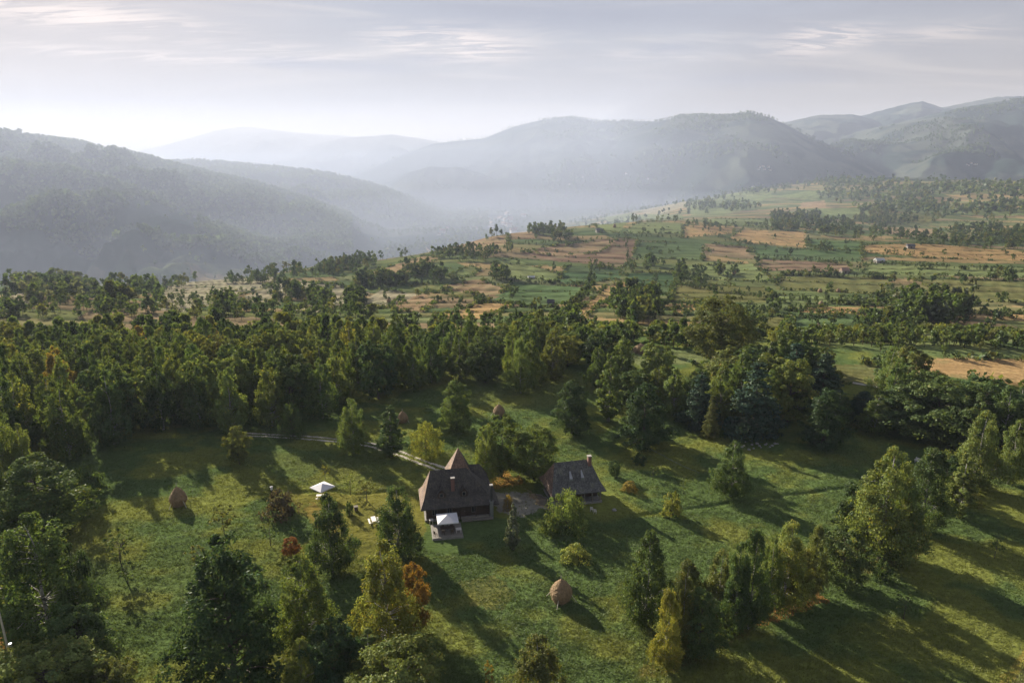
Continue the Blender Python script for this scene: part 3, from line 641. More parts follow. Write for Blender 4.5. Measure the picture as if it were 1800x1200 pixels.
S = [
 ('birch',1348,1082,938,54,'green','green birch standing behind and left of the golden birch'),
 ('birch',1288,1112,958,62,'mid','slender green birch in the thick of the birch row'),
 ('round',1400,1058,965,52,'olive','low olive tree filling the gap right of the golden birch'),
 ('birch',1196,1150,1010,50,'olive','short olive birch just right of the slim yellow birch'),
 ('birch',1580,990,845,66,'green','green birch hugging the right flank of the tallest pale birch'),
 ('pear',415,1212,946,172,'dark','huge dark broadleaf tree filling the bottom edge below the orange shrub'),
 ('birch',682,1150,955,118,'yellow','tall yellow-green birch right beside the orange autumn tree'),
 ('round',728,1108,996,54,'orange','orange autumn tree tucked behind the tall yellow-green birch'),
 ('birch',585,1004,868,88,'dark','dark drooping birch standing in front of the open lawn parasol'),
 ('birch',540,1135,972,108,'green','green birch between the huge dark tree and the yellow-green birch'),
 ('birch',702,975,850,84,'mid','birch growing left of the wooden deck, hiding part of the lawn table'),
 ('round',512,976,946,30,'rust','small rust-red tree on the meadow above the huge dark tree'),
 ('birch',1135,1102,934,92,'mid','full green weeping birch to the right of the nearest haystack'),
 ('birch',1170,1180,1034,56,'yellow','slim yellow birch in front of the row, right of the nearest haystack'),
 ('pear',1228,1150,1035,84,'mid','dusky bushy tree behind the slim yellow birch'),
 ('birch',1262,1085,965,75,'olive','olive-brown young birch behind the dusky bushy tree of the row'),
 ('birch',1205,1070,985,70,'olive','low olive birch at the upper left end of the row near the haystack'),
 ('birch',1315,1105,925,72,'mid','dark green birch left of the golden birch with bare forked trunks'),
 ('birch',1378,1066,912,80,'yellow','golden birch with forked trunks above the orange fallen leaves'),
 ('birch',1425,1048,918,50,'olive','narrow birch with a yellow tip right of the golden birch'),
 ('round',1478,1030,935,80,'mid','green rounded tree closing the right end of the birch row'),
 ('birch',1545,985,785,122,'light','tallest pale birch of the right meadow, with a white trunk'),
 ('round',1500,950,850,66,'dark','dark tree behind the left flank of the tallest pale birch'),
 ('birch',1618,932,788,92,'mid','birch just right of the tallest pale birch, below the white bench'),
 ('poplar',1682,908,798,52,'light','slender pale birch between the white bench and the right edge'),
 ('birch',1712,858,722,84,'light','weeping birch with hanging strands near the right edge'),
 ('birch',1772,852,738,62,'light','yellowish birch touching the right edge above the dark meadow'),
 ('round',1655,880,800,55,'dark','shaded small tree between two pale birches by the white bench'),
 ('birch',1283,872,775,66,'mid','lone drooping tree on the lit meadow strip right of the small house'),
 ('pear',803,757,668,62,'green','solitary round tree at the wood edge between two haystacks'),
 ('pear',1005,760,668,68,'dark','dark solitary tree behind the small house and the big bushy tree'),
 ('poplar',1070,740,618,50,'light','tall pale spire-shaped birch in front of the wood'),
 ('pear',1130,785,675,84,'dark','broad dark tree right of the pale spire-shaped birch'),
 ('birch',622,796,700,58,'light','birch standing on the near side of the wheel track'),
 ('poplar',688,802,712,50,'mid','narrower tree to the right of the birch on the wheel track'),
 ('willow',749,798,741,56,'yellow','small bright yellow weeping tree above the big house'),
 ('birch',855,850,745,56,'light','birch rising right behind the big house'),
 ('round',882,838,732,66,'green','round tree close behind the birch at the big house'),
 ('oak',938,843,748,70,'green','large bushy tree between the two houses'),
 ('willow',996,928,862,74,'light','pale weeping tree in front of the small house'),
 ('shrub',965,935,905,40,'green','bush at the left foot of the weeping tree by the small house'),
 ('poplar',902,966,884,28,'grey','slim grey-green tree on the grass in front of the gravel yard'),
 ('willow',893,896,868,16,'gold','small tree with yellow leaves at the gravel yard corner'),
 ('round',421,815,750,38,'olive','small tree in front of the wood where the wheel track leaves it'),
 ('pear',1446,785,685,78,'dark','dark full tree in front of the right wood'),
 ('conifer',1248,768,692,32,'olive','narrow brownish conifer at the foot of the right wood'),
 ('conifer',1322,765,632,95,'blue','tallest blue-green conifer of the right wood'),
 ('conifer',1228,745,655,70,'blue','dark blue-green conifer left of the tallest one'),
 ('pear',80,942,800,150,'green','leafy tree at the left edge above the big birch clump'),
 ('birch',92,1130,905,150,'green','biggest birch of the clump at the left edge'),
 ('birch',30,1105,965,100,'green','birch at the left end of the left clump, beside the utility pole'),
 ('birch',145,1100,960,80,'dark','darker birch on the meadow side of the left clump'),
 ('round',145,1178,1072,96,'mid','broadleaf tree below the left birch clump'),
 ('oak',95,1262,1136,160,'light','pale rounded tree in the bottom left corner'),
 ('round',200,1250,1165,80,'olive','brownish bushy tree at the bottom edge beside the pale corner tree'),
 ('birch',535,1225,1124,66,'light','small pale birch at the bottom edge right of the huge dark tree'),
 ('oak',702,1290,1136,170,'light','pale leafy tree at the bottom edge under the yellow-green birch'),
 ('poplar',652,1205,1112,68,'green','pointed green tree below the yellow-green birch'),
 ('round',585,1205,1100,88,'dark','very dark tree between the small pale birch and the pointed green tree'),
 ('sapling',860,1222,1162,20,'gold','tiny golden tree at the bottom edge'),
 ('birch',945,1255,1120,115,'olive','wispy yellow-green birch rising from the bottom edge under the nearest haystack'),
 ('round',1080,838,810,20,'dark','little dark ball-headed tree right of the small house'),
 ('shrub',1106,862,846,26,'gold','little golden shrub right of the small house'),
 ('shrub',1180,906,864,34,'yellow','yellowish shrub on the lit meadow below the ball-headed tree'),
 ('birch',14,862,712,72,'light','pale birch cut by the left edge above the left meadow'),
 ('birch',52,860,745,44,'light','smaller birch beside the pale one at the left edge'),
 ('shrub',155,872,815,48,'mid','rounded bush at the foot of the wood left of the haystack'),
 ('willow',515,768,706,42,'mid','rounded grey willow against the wood above the wheel track'),
 ('shrub',496,905,862,54,'purple','dark brownish bush beside the person on the meadow'),
 ('sapling',572,842,815,15,'yellow','tiny lit conifer-shaped sapling above the lawn parasol'),
 ('sapling',616,866,830,22,'light','young tree right of the lawn parasol'),
 ('sapling',645,880,842,34,'olive','bare-limbed fruit tree on the mown lawn'),
 ('sapling',395,945,888,42,'olive','leaning sparse fruit tree in the sunlit meadow'),
 ('sapling',476,960,915,30,'mid','thin young tree above the rust-red tree'),
 ('sapling',215,1000,932,50,'mid','sparse fruit tree at the shaded meadow edge above the left clump'),
 ('sapling',350,995,955,36,'olive','low sparse fruit tree left of the rust-red tree'),
 ('sapling',225,1025,985,36,'mid','low sapling below the sparse fruit tree near the left clump'),
 ('sapling',1588,1088,1040,30,'mid','single sapling on the dark meadow at lower right'),
 ('sapling',1748,980,940,24,'mid','single sapling on the meadow near the right edge'),
 ('sapling',1201,866,840,16,'light','thin sapling above the yellowish shrub'),
 ('sapling',1148,842,815,18,'mid','thin sapling up the slope from the ball-headed tree'),
 ('shrub',1010,985,960,48,'yellow','clump of pale yellow weeds on the grass above the nearest haystack'),
 ('shrub',1125,812,795,24,'dark','low dark bush uphill of the ball-headed tree'),
 ('shrub',1550,1020,985,30,'dark','low bush under the tallest pale birch'),
 ('shrub',1710,885,862,26,'olive','low bush at the foot of the weeping birch'),
 ('shrub',615,905,880,14,'dark','small dark bush on the mown lawn left of the box'),
 ('birch',915,690,590,50,'light','pale weeping birch in the front of the wood, left of the spire-shaped birch'),
 ('oak',1265,635,520,95,'olive','big yellow-green tree on the far meadow, left of the field terraces'),
 ('round',1640,770,668,130,'mid','sprawling tree with layered branches behind the white bench'),
 ('round',1715,765,668,110,'mid','second sprawling tree right of the one behind the white bench'),
 ('oak',1590,760,682,95,'dark','sprawling darker tree left of the one behind the white bench'),
 ('oak',1625,738,652,90,'green','tree at the edge of the golden field, behind the sprawling ones'),
 ('birch',1560,700,610,60,'light','pointed birch at the left border of the golden field'),
]
for kind, u, vb, vt, wpx, colr, lab in S: ptree(kind, u, vb, vt, wpx, colr, lab)

# ---- the wood: individual trees placed between its near and far edge
def region(pl): return hit([p[0] for p in pl], [p[1] for p in pl])[:, :2]
CROWNW = {'light': 'pale green', 'green': 'fresh green', 'mid': 'mid green', 'dark': 'dark green', 'olive': 'olive green', 'yellow': 'yellow-green', 'gold': 'golden', 'orange': 'orange', 'blue': 'blue-green'}
def scatter(P, gap, seed, n=4000, avoid=True):
    rg = np.random.default_rng(seed); lo = P.min(0); hi = P.max(0); pts = []
    Q = lo+(hi-lo)*rg.random((n, 2)); Q = Q[in_poly(Q[:, 0], Q[:, 1], P)]
    grid = {}
    for q in Q:
        g = gap*(.85+.4*rg.random())
        k = (int(q[0]//gap), int(q[1]//gap)); ok = True
        for a in (-1, 0, 1):
            for b in (-1, 0, 1):
                for p in grid.get((k[0]+a, k[1]+b), ()):
                    if (p[0]-q[0])**2+(p[1]-q[1])**2 < g*g: ok = False
        if ok and avoid:
            for ox, oy, ow in OCC:
                if (ox-q[0])**2+(oy-q[1])**2 < (ow*.4+1.6)**2: ok = False; break
        if ok: grid.setdefault(k, []).append(q); pts.append(q)
    return np.array(pts)
leftwood = np.array([at(u, v, flat_t(v))[:2] for u, v in [(-160,900),(-60,840),(60,800),(150,815),(190,790),(240,772),(330,770),(430,765),(520,745),(590,728),(650,712),(740,704),(800,672),(880,690),(960,690),(1010,672),(1060,690)]]
                    + [(48, 172), (26, 192), (30, 235), (-20, 258), (-90, 265), (-150, 262), (-230, 250), (-250, 200), (-200, 120)])
rightwood = np.array([at(u, v, flat_t(v))[:2] for u, v in [(1040,690),(1100,725),(1200,742),(1290,752),(1400,745),(1480,752),(1560,770),(1680,800),(1760,810),(1880,830),(1990,760)]]
                     + [(205, 168), (150, 168), (128, 170), (112, 173), (92, 182), (84, 198), (72, 196), (66, 186), (56, 176), (46, 170), (30, 166)])
backwood = np.array([(20, 207), (70, 218), (150, 228), (235, 222), (260, 236), (180, 262), (90, 258), (20, 262), (-14, 250)])
sel = []
for nm, P, gap, sd_ in (('wood behind the left meadow', leftwood, 7.0, 1), ('wood behind the right meadow', rightwood, 6.0, 2), ('tree belt beyond the golden field', backwood, 7.0, 3)):
    for q in scatter(P, gap, sd_): sel.append((nm, q[0], q[1]))
sx = np.array([s[1] for s in sel]); sy = np.array([s[2] for s in sel]); sz = ground(sx, sy)
dep = sy*cp + (CAMZ-sz)*sp; scu = 900+F*sx/dep
vis = (scu > -45) & (scu < 1845)
order = [i for i in np.argsort(dep) if vis[i]]
LAND = [(0,'at the far left edge'),(120,'above the left birch clump'),(220,'above the left meadow corner'),(314,'above the left haystack'),(420,'above the start of the wheel track'),(500,'above the grey willow'),(567,'above the lawn parasol'),
        (622,'above the birch on the wheel track'),(708,'above the dim haystack by the track'),(752,'above the yellow weeping tree'),(803,'above the solitary round tree'),(877,'above the haystack before the wood'),(915,'near the pale weeping birch'),
        (1005,'above the small house'),(1070,'near the spire-shaped birch'),(1130,'above the broad dark tree'),(1250,'above the narrow brown conifer'),(1322,'near the tallest conifer'),(1380,'right of the tallest conifer'),(1446,'above the dark full tree'),
        (1540,'above the tallest pale birch'),(1600,'left of the sprawling trees'),(1660,'above the white bench'),(1720,'above the weeping birch'),(1790,'at the far right edge')]
ROWN = ['front edge', 'second row', 'third row', 'fourth row', 'middle', 'sixth row', 'seventh row', 'back', 'far back', 'rear edge']
seen_lab = {}
ORD = ['', 'second ', 'third ', 'fourth ', 'fifth ', 'sixth ', 'seventh ', 'eighth ']
NIND = 238
rg_w = np.random.default_rng(22)
pend = []
for rank, i in enumerate(order):
    nm, x, y = sel[i]; D = dep[i]; u = scu[i]
    left = nm.startswith('wood behind the left')
    q = rg_w.random()
    if left: colr = 'light' if q < .22 else 'green' if q < .52 else 'mid' if q < .74 else 'dark' if q < .86 else 'yellow' if q < .93 else 'olive' if q < .992 else 'gold'
    elif nm.startswith('wood'): colr = 'light' if q < .15 else 'green' if q < .35 else 'mid' if q < .6 else 'dark' if q < .82 else 'blue' if q < .9 else 'olive'
    else: colr = 'light' if q < .35 else 'green' if q < .6 else 'olive' if q < .8 else 'yellow' if q < .9 else 'mid'
    kind = 'wbirch' if rg_w.random() < (.76 if left else .5) else 'woak'
    if colr == 'blue': kind = 'conifer'
    Hh = rg_w.uniform(12.5, 17.0) if left else rg_w.uniform(11.5, 16) if nm.startswith('wood') else rg_w.uniform(7, 12)
    if nm.startswith('wood behind the right') and y > 178: Hh *= .72
    if nm.startswith('wood') and D < 182: Hh = max(Hh, rg_w.uniform(14.5, 17.5) if left else rg_w.uniform(13, 15.5))
    Ww = min(9, Hh*rg_w.uniform(.52, .68)) if kind == 'wbirch' else Hh*rg_w.uniform(.62, .78)
    if not left:
        vlim = 672 if 1600 < u < 1860 else 684 if 1462 < u < 1548 else 642 if 1085 < u < 1245 else None
        if vlim:
            Hm = top_h((x, y, sz[i]), vlim)
            if y < 185 and Hm < Hh*1.05: Hh = Hm*rg_w.uniform(.85, 1.0)
            if Hh < 4: continue
    vl = (552 if u < 600 else 566 if u < 950 else 592 if u < 1200 else 604) + rg_w.normal(0, 8) + 9*math.sin(u/57.0) + 7*math.sin(u/23.0+1)
    Hh = min(Hh, max(3.5, top_h((x, y, sz[i]), vl)))
    pend.append((rank, kind, x, y, sz[i]-.05, Hh, Ww, colr, nm, u, D))
ROWS = {}
for p in pend[:NIND]:
    nm, u, D = p[8], p[9], p[10]
    land = min(LAND, key=lambda l: abs(l[0]-u))
    row = min(9, int((D-128)/13)) if D > 128 else 0
    kd = {'wbirch': 'birch', 'woak': 'broadleaf tree', 'conifer': 'conifer'}[p[1]]
    key = (nm, row, land[1], p[7], kd)
    ROWS.setdefault(key, []).append(p)
for (nm, row, ltxt, colr, kd), L in ROWS.items():
    L.sort(key=lambda p: p[9])
    for k, p in enumerate(L):
        pre = '' if len(L) == 1 else (['left ', 'right '][k] if len(L) == 2 else ORD[min(k, 7)])
        sz_ = 'tall ' if p[5] > 13.8 else 'low ' if p[5] < 11.5 else ''
        lab = f"{pre}{sz_}{CROWNW[colr]} {kd}, {ROWN[row]} of {'left wood' if 'left' in nm else 'right wood' if 'right' in nm else 'far belt'}, {ltxt}"
        if len(lab.split()) > 16: lab = lab.replace(sz_, '', 1) if sz_ else lab.replace(' edge', '', 1)
        plant(p[1], (p[2], p[3], p[4]), p[5], p[6], colr, lab, 'trees of the '+nm)
FAR = [(p[2], p[3], p[4], p[5], p[6], LC[p[7]], p[1]) for p in pend[NIND:]]
print('individual trees', NTREE, 'rest of the wood', len(FAR))

# ------------------------------------------------------------------ massed far trees (one object each)
def mass(name, T, nl, ls, label=None):
    "T rows: x, y, z, height, width, colour, kind  ->  one mesh of leaf clumps with thin trunks"
    rg = np.random.default_rng(len(T)); n = len(T)
    x = np.array([t[0] for t in T]); y = np.array([t[1] for t in T]); z = np.array([t[2] for t in T]); H = np.array([t[3] for t in T]); Wd = np.array([t[4] for t in T]); Cc = np.array([t[5][:3] for t in T])
    pk = np.array([0 if t[6] in ('wbirch', 'poplar') else 1 for t in T])
    per = nl; idx = np.repeat(np.arange(n), per); m = len(idx)
    # each tree: several lobes
    nlob = 7; lt = rg.random((n, nlob)); la = rg.random((n, nlob))*6.283
    lr = np.where(pk[:, None] == 0, np.clip(1.05-lt, 0, 1)**.7, np.sqrt(np.clip(1-(2*lt-.8)**2/1.5, 0, 1)))*Wd[:, None]/2*.62
    li = rg.integers(0, nlob, m)
    cx = np.cos(la)*lr; cy = np.sin(la)*lr; cz = H[:, None]*(.22+.70*lt)
    d = rnd_dirs(m, rg)*(rg.random(m)**.4)[:, None]
    rad = (Wd*.24)[idx]*(1.1-.5*lt[idx, li])
    P = np.stack([x[idx]+cx[idx, li]+d[:, 0]*rad, y[idx]+cy[idx, li]+d[:, 1]*rad, z[idx]+cz[idx, li]+d[:, 2]*rad*1.15], 1)
    s = ls*(Wd[idx]/8)[:, None]
    nm = rnd_dirs(m, rg); nm[:, 2] = np.abs(nm[:, 2])*.6+.2; nm /= np.linalg.norm(nm, axis=1, keepdims=True)
    t = np.cross(nm, rnd_dirs(m, rg)); t /= np.linalg.norm(t, axis=1, keepdims=True)+1e-9; b = np.cross(nm, t); s = s*(.6+.8*rg.random((m, 1)))
    V = np.stack([P+t*s, P+b*s*.7, P-t*s, P-b*s*.7], 1).reshape(-1, 3)
    lobb = (.8+.4*rg.random((n, nlob)))[idx, li]
    col = Cc[idx]*(lobb*(.8+.4*rg.random(m)))[:, None]
    # trunks: thin quads crossed
    tw = .14; Vt = []
    for ax_ in ((1, 0), (0, 1)):
        q = np.stack([np.stack([x-ax_[0]*tw, y-ax_[1]*tw, z-.5], 1), np.stack([x+ax_[0]*tw, y+ax_[1]*tw, z-.5], 1), np.stack([x+ax_[0]*tw*.6, y+ax_[1]*tw*.6, z+H*.6], 1), np.stack([x-ax_[0]*tw*.6, y-ax_[1]*tw*.6, z+H*.6], 1)], 1)
        Vt.append(q.reshape(-1, 3))
    Vt = np.concatenate(Vt); V = np.concatenate([V, Vt]); nq = len(V)//4
    col = np.concatenate([col, np.tile([.06, .05, .04], (len(Vt)//4, 1))])
    me = mesh(name, V, np.arange(nq*4).reshape(-1, 4), [LEAF], fcol=col)
    o = link(name, me); o['kind'] = 'stuff'
    if label: o['label'] = label; o['category'] = 'trees'
    return o
mass('forest', FAR, 620, .50, 'far rows of the wood, too many crowns to single out')
FC = ['dark', 'dark', 'mid', 'mid', 'green', 'olive', 'dark']
def ell(u, v, ru, rv, n, h=(7, 12), cols=FC, kinds=('woak', 'wbirch')):
    rg = rng; a = rg.random(n)*6.283; r = np.sqrt(rg.random(n)); P = hit(u+np.cos(a)*r*ru, v+np.sin(a)*r*rv)
    for p in P:
        H = rg.uniform(*h); T.append((p[0], p[1], p[2], H, H*rg.uniform(.5, .8), leafc(LC[random.choice(cols)]), random.choice(kinds)))
def pline(pl, n, jv, h=(6, 10), cols=FC, ju=4, kinds=('woak', 'wbirch')):
    pl = np.array(pl, float); L = np.r_[0, np.cumsum(np.hypot(*np.diff(pl, axis=0).T))]; s = rng.random(n)*L[-1]
    u = np.interp(s, L, pl[:, 0])+rng.normal(0, ju, n); v = np.interp(s, L, pl[:, 1])+rng.normal(0, jv, n)
    P = hit(u, v)
    for p in P:
        H = rng.uniform(*h); T.append((p[0], p[1], p[2], H, H*rng.uniform(.5, .8), leafc(LC[random.choice(cols)]), random.choice(kinds)))
T = []
pline([(560,482),(610,470),(680,448),(750,434),(880,409)], 190, 3, (8, 13), kinds=('wbirch', 'wbirch', 'woak'))
pline([(440,490),(520,485),(600,476),(660,468)], 60, 5, (7, 12))
ell(820,450,62,9,60,(6,10)); ell(880,489,16,8,14,(8,12)); ell(735,480,26,8,26,(8,12)); ell(660,500,40,8,40); ell(625,530,16,18,30); ell(560,532,26,14,26)
ell(770,490,10,4,8); ell(960,408,34,7,44,(8,12)); ell(985,418,20,8,20); pline([(1000,392),(1100,388),(1200,389)], 22, 2, (6,11)); ell(1020,388,5,2,4,(11,14))
pline([(1040,508),(1010,545),(990,570),(960,582)], 50, 5, (5,9)); ell(1120,545,46,28,110,(7,12)); ell(1195,490,9,16,16,(7,11)); ell(1140,470,12,6,8); ell(1110,478,6,4,4); ell(1000,572,16,8,14)
ell(1170,440,30,8,14,(3,6)); ell(1225,488,28,12,22,(4,8)); ell(1280,485,22,8,9,(4,7))
pline([(1200,397),(1300,400),(1420,402)], 60, 2, (4,8)); pline([(1350,392),(1420,398),(1500,402)], 110, 6, (8,12))
pline([(1430,410),(1550,412),(1640,425),(1800,432)], 170, 6, (7,11)); ell(1730,415,70,12,80,(9,13)); ell(1790,420,25,14,30,(9,13))
pline([(1430,318),(1560,328),(1700,332),(1830,338)], 420, 7, (11,16)); pline([(1440,345),(1560,350),(1640,352)], 140, 5, (9,14)); pline([(1500,372),(1600,368),(1700,372),(1830,364)], 260, 8, (9,14))
pline([(1240,350),(1340,335),(1430,322)], 120, 4, (8,13)); ell(1300,365,36,8,50,(8,12)); ell(1230,362,30,10,60); ell(1400,385,46,8,80,(9,13)); ell(1560,390,60,7,60,(8,12))
pline([(1040,380),(1110,366),(1200,352)], 70, 4, (7,12))
ell(1630,560,66,18,90,(9,15),['mid','green','grey','mid']); ell(1760,492,22,8,14,(6,9)); pline([(1540,444),(1625,450)], 12, 1, (3,5)); ell(1570,575,50,14,34,(5,9)); ell(1560,540,20,10,8)
ell(1400,545,60,6,30,(2,4)); ell(1330,462,6,3,4,(5,7)); ell(1390,448,3,4,3,(6,8)); ell(1265,482,8,6,6,(8,11)); ell(1330,560,30,10,10,(3,6))
ell(90,518,80,20,80,(12,18),['mid','grey','dark','green']); ell(215,522,66,14,46,(11,16)); ell(390,540,20,14,16,(8,12)); ell(320,535,40,12,24,(4,7)); ell(450,540,60,12,40,(3,7)); ell(300,498,60,8,50,(6,10)); ell(430,495,40,5,22,(6,10))
ell(120,552,150,12,45,(6,12)); ell(500,556,170,12,60,(5,10)); ell(820,580,150,10,44,(4,9)); pline([(1000,606),(1150,606),(1300,602)], 60, 5, (4,8)); ell(1290,575,40,10,24,(5,9))
pline([(1380,604),(1500,602),(1650,606),(1820,608)], 110, 6, (4,7), ['green','light','mid','olive'])
for hl, n in (([(866,492),(960,499),(1035,504)], 60), ([(1098,425),(1108,470)], 26), ([(1190,502),(1330,522),(1530,538)], 110), ([(1335,452),(1500,463),(1700,473),(1820,479)], 120), ([(1368,483),(1560,488)], 60), ([(1240,404),(1280,424),(1330,432)], 36),
              ([(620,505),(700,498),(770,500)], 46), ([(900,431),(1000,424),(1100,416),(1200,418)], 70), ([(1420,404),(1422,434)], 18), ([(1100,530),(1230,540),(1370,548)], 70), ([(760,528),(860,530),(950,545)], 50)):
    pline(hl, n, 1.0, (1.5, 4.2), ['dark', 'mid'], 2)
ell(505,522,30,10,20,(9,13)); ell(700,494,30,5,20,(7,10)); ell(1450,440,20,4,10,(4,8)); ell(1050,470,24,8,14,(3,6)); ell(880,440,24,5,18,(4,8))
# single trees scattered in the fields, denser along the banks
u = rng.uniform(260, 1830, 300); v = rng.uniform(395, 590, 300)
for p in hit(u, v):
    if p[1] > 262 and p[1] < 1100: H = rng.uniform(2, 7); T.append((p[0], p[1], p[2], H, H*rng.uniform(.6, 1), leafc(LC[random.choice(FC)]), 'woak'))
mass('field_trees_vegetation', [t for t in T if t[1] < 1000], 150, .80, 'trees and bushes scattered in clumps over the terraced fields')
T2 = [t for t in T if t[1] >= 1000]
# hedgerow scrub on the banks between the patches
T = []
for colr, P in PW:
    n = len(P)
    for i in range(n):
        a, b = P[i], P[(i+1) % n]; L = np.hypot(*(b-a)); D = a[1]
        if D > 1000: continue
        m = int(L/ (1.0 + D/500)*1.5)
        for s in rng.random(m):
            q = a+(b-a)*s + rng.normal(0, .8, 2)
            if fbm(np.array([q[0]/14]), np.array([q[1]/14]), 2, 700)[0] < .40: continue
            H = rng.uniform(.6, 2.3); T.append((q[0], q[1], 0, H, H*rng.uniform(1.4, 2.4), leafc(LC[random.choice(['dark','mid','olive'])]), 'woak'))
zz = ground(np.array([t[0] for t in T]), np.array([t[1] for t in T])); T = [t[:2]+(zz[i]-.1,)+t[3:] for i, t in enumerate(T)]
# scrub and long grass on the banks between the narrow plots
D_ = rng.uniform(300, 950, 34000); x_ = D_*rng.uniform(-.62, .78, 34000)
k_ = (strips(x_, D_)[1] > .5) & ~((D_ < 330) & (x_ < .2*D_)) & (rng.random(34000) < .8); x_, D_ = x_[k_], D_[k_]; z_ = ground(x_, D_, False)
for i in range(len(x_)):
    H = rng.uniform(.35, 1.05); T.append((x_[i], D_[i], z_[i]-.1, H, H*rng.uniform(2, 3.6), leafc(LC[random.choice(['dark','mid','olive'])]), 'woak'))
mass('hedgerow_vegetation', T, 13, 1.35, 'low scrub along the banks between the fields')
# hill woods
T = T2
def hill(n, u0, u1, Dlo, Dhi, thr, sc=170, h=(9, 15), seed=5, W=1.0):
    rg = np.random.default_rng(seed); s = rg.uniform((u0-900)/F, (u1-900)/F, n); D = np.sqrt(rg.uniform(Dlo**2, Dhi**2, n)); x = s*D; y = D
    k = fbm(x/sc, y/sc, 4, 500+seed) > thr; x, y = x[k], y[k]; z = ground(x, y)
    for i in range(len(x)):
        H = rg.uniform(*h); T.append((x[i], y[i], z[i]-.5, H*W, H*.75*W, leafc(LC[random.choice(['dark','dark','dark','mid'])]), random.choice(('woak', 'wbirch'))))
hill(17000, -80, 620, 1000, 1950, .36, 150, seed=1); hill(7000, 200, 860, 1950, 2700, .36, 200, seed=2); hill(2600, 250, 1250, 850, 3000, .50, 120, (6, 11), seed=3)
# crest lines bristle with trees
for rd, n in ((RD[1], 700), (RD[2], 420), (RD[0], 260), (RD[3], 260), (RD[4], 420)):
    nm, s, zzr, Dr, wf, wb, gzr = rd
    q = rng.uniform(s[0], s[-1], n); D = np.interp(q, s, Dr)+rng.normal(-12, 16, n); x = q*D; z = ground(x, D)
    for i in range(n):
        H = rng.uniform(7, 15)*(1 if Dr[0] < 3000 else 1.1); T.append((x[i], D[i], z[i]-.5, H, H*.7, leafc(LC['dark']), random.choice(('woak', 'wbirch'))))
hill(12000, 950, 1850, 2700, 4600, .53, 240, (9, 15), seed=4, W=1.15)
mass('hillside_woods_vegetation', T, 16, 2.5, 'woods and single trees covering the hazy hillsides')
print('far', len(T))
# ------------------------------------------------------------------ grass
def grass():
    rg = np.random.default_rng(77); n = 300000
    u = rg.uniform(-60, 1860, n); 
    # even spread over the ground, a little denser close up
    th = rg.uniform(-.76, .76, n); r = 62+ (190-62)*rg.random(n)**1.15
    x = r*np.sin(th); y = r*np.cos(th); keep = np.ones(n, bool)
    for hx, hy, hr in HOUSES:
        if hr: keep &= np.hypot(x-hx, y-hy) > hr*.62
    for pl in ([(866,868),(905,862),(960,872),(990,884),(955,897),(915,905),(880,902),(870,885)], [(505,868),(700,862),(745,880),(750,930),(730,960),(640,985),(600,960),(530,905)]):
        keep &= ~(in_poly(x, y, np.array(pix0(pl))) & (rg.random(n) < .85))
    k = fbm(x/5, y/4, 3, 600); keep &= rg.random(n) < (.5+.8*sstep(.35, .65, k))
    x, y = x[keep], y[keep]; n = len(x); z = ground(x, y)-.04
    # three bent blades a tuft
    V = []; col = []
    bc = base_colour(x, y, z)
    for b in range(3):
        a = rg.random(n)*6.283; h = (.07+.17*rg.random(n)**1.5); ln = .14+.18*rg.random(n); w_ = .03+.045*rg.random(n)
        wx = .75*np.cos(.9)+rg.normal(0, .5, n); wy = .75*np.sin(.9)+rg.normal(0, .5, n)
        px, py = np.cos(a)*w_, np.sin(a)*w_; ox, oy = rg.normal(0, .10, n), rg.normal(0, .10, n)
        A = np.stack([x+ox-px, y+oy-py, z], 1); B = np.stack([x+ox+px, y+oy+py, z], 1)
        Cq = np.stack([x+ox+px*.5+wx*ln, y+oy+py*.5+wy*ln, z+h], 1); Dq = np.stack([x+ox-px*.5+wx*ln, y+oy-py*.5+wy*ln, z+h*1.05], 1)
        V.append(np.stack([A, B, Cq, Dq], 1).reshape(-1, 3)); col.append(bc*(.80+.35*rg.random((n, 1))))
    V = np.concatenate(V); col = np.concatenate(col)
    o = link('meadow_grass', mesh('meadow_grass', V, np.arange(len(V)).reshape(-1, 4), [GRASSM], fcol=col)); o['kind'] = 'stuff'
    o['label'] = 'tufts of uncut grass over the meadow'; o['category'] = 'grass'
grass()

# ------------------------------------------------------------------ wheel track and paths
def ribbon(name, pts, w0, m, off=.05, step=.5, detail=True):
    P = np.array(pts, float); L = np.r_[0, np.cumsum(np.hypot(*np.diff(P, axis=0).T))]; n = int(L[-1]/step)+2; s = np.linspace(0, L[-1], n)
    x = np.interp(s, L, P[:, 0]); y = np.interp(s, L, P[:, 1])
    for _ in range(6): x[1:-1] = (x[:-2]+x[1:-1]*2+x[2:])/4; y[1:-1] = (y[:-2]+y[1:-1]*2+y[2:])/4
    tx = np.gradient(x); ty = np.gradient(y); l = np.hypot(tx, ty); nx, ny = -ty/l, tx/l
    k = 5; V = []; 
    for j in range(k):
        q = (j/(k-1)-.5)*w0*(1+.35*(fbm(s/1.3, s*0+j, 2, 900)-.5)); X_ = x+nx*q; Y_ = y+ny*q; V.append(np.stack([X_, Y_, ground(X_, Y_, detail)+off-(.03 if j in (0, k-1) else 0)], 1))
    V = np.stack(V, 1).reshape(-1, 3); Fq = np.array([(i*k+j, i*k+j+1, (i+1)*k+j+1, (i+1)*k+j) for i in range(n-1) for j in range(k-1)])
    o = link(name, mesh(name, V, Fq, [m], smooth=True)); o['kind'] = 'structure'; return o
def offset(P, d):
    P = np.array(P); t = np.gradient(P, axis=0); l = np.hypot(t[:, 0], t[:, 1]); return np.stack([P[:, 0]-t[:, 1]/l*d, P[:, 1]+t[:, 0]/l*d], 1)
DUST = plain('dusty_track', (.42, .38, .32), .95, .3, 1.5, .4); TANP = plain('trodden_earth', (.24, .18, .11), .95, .3, 1.5, .4)
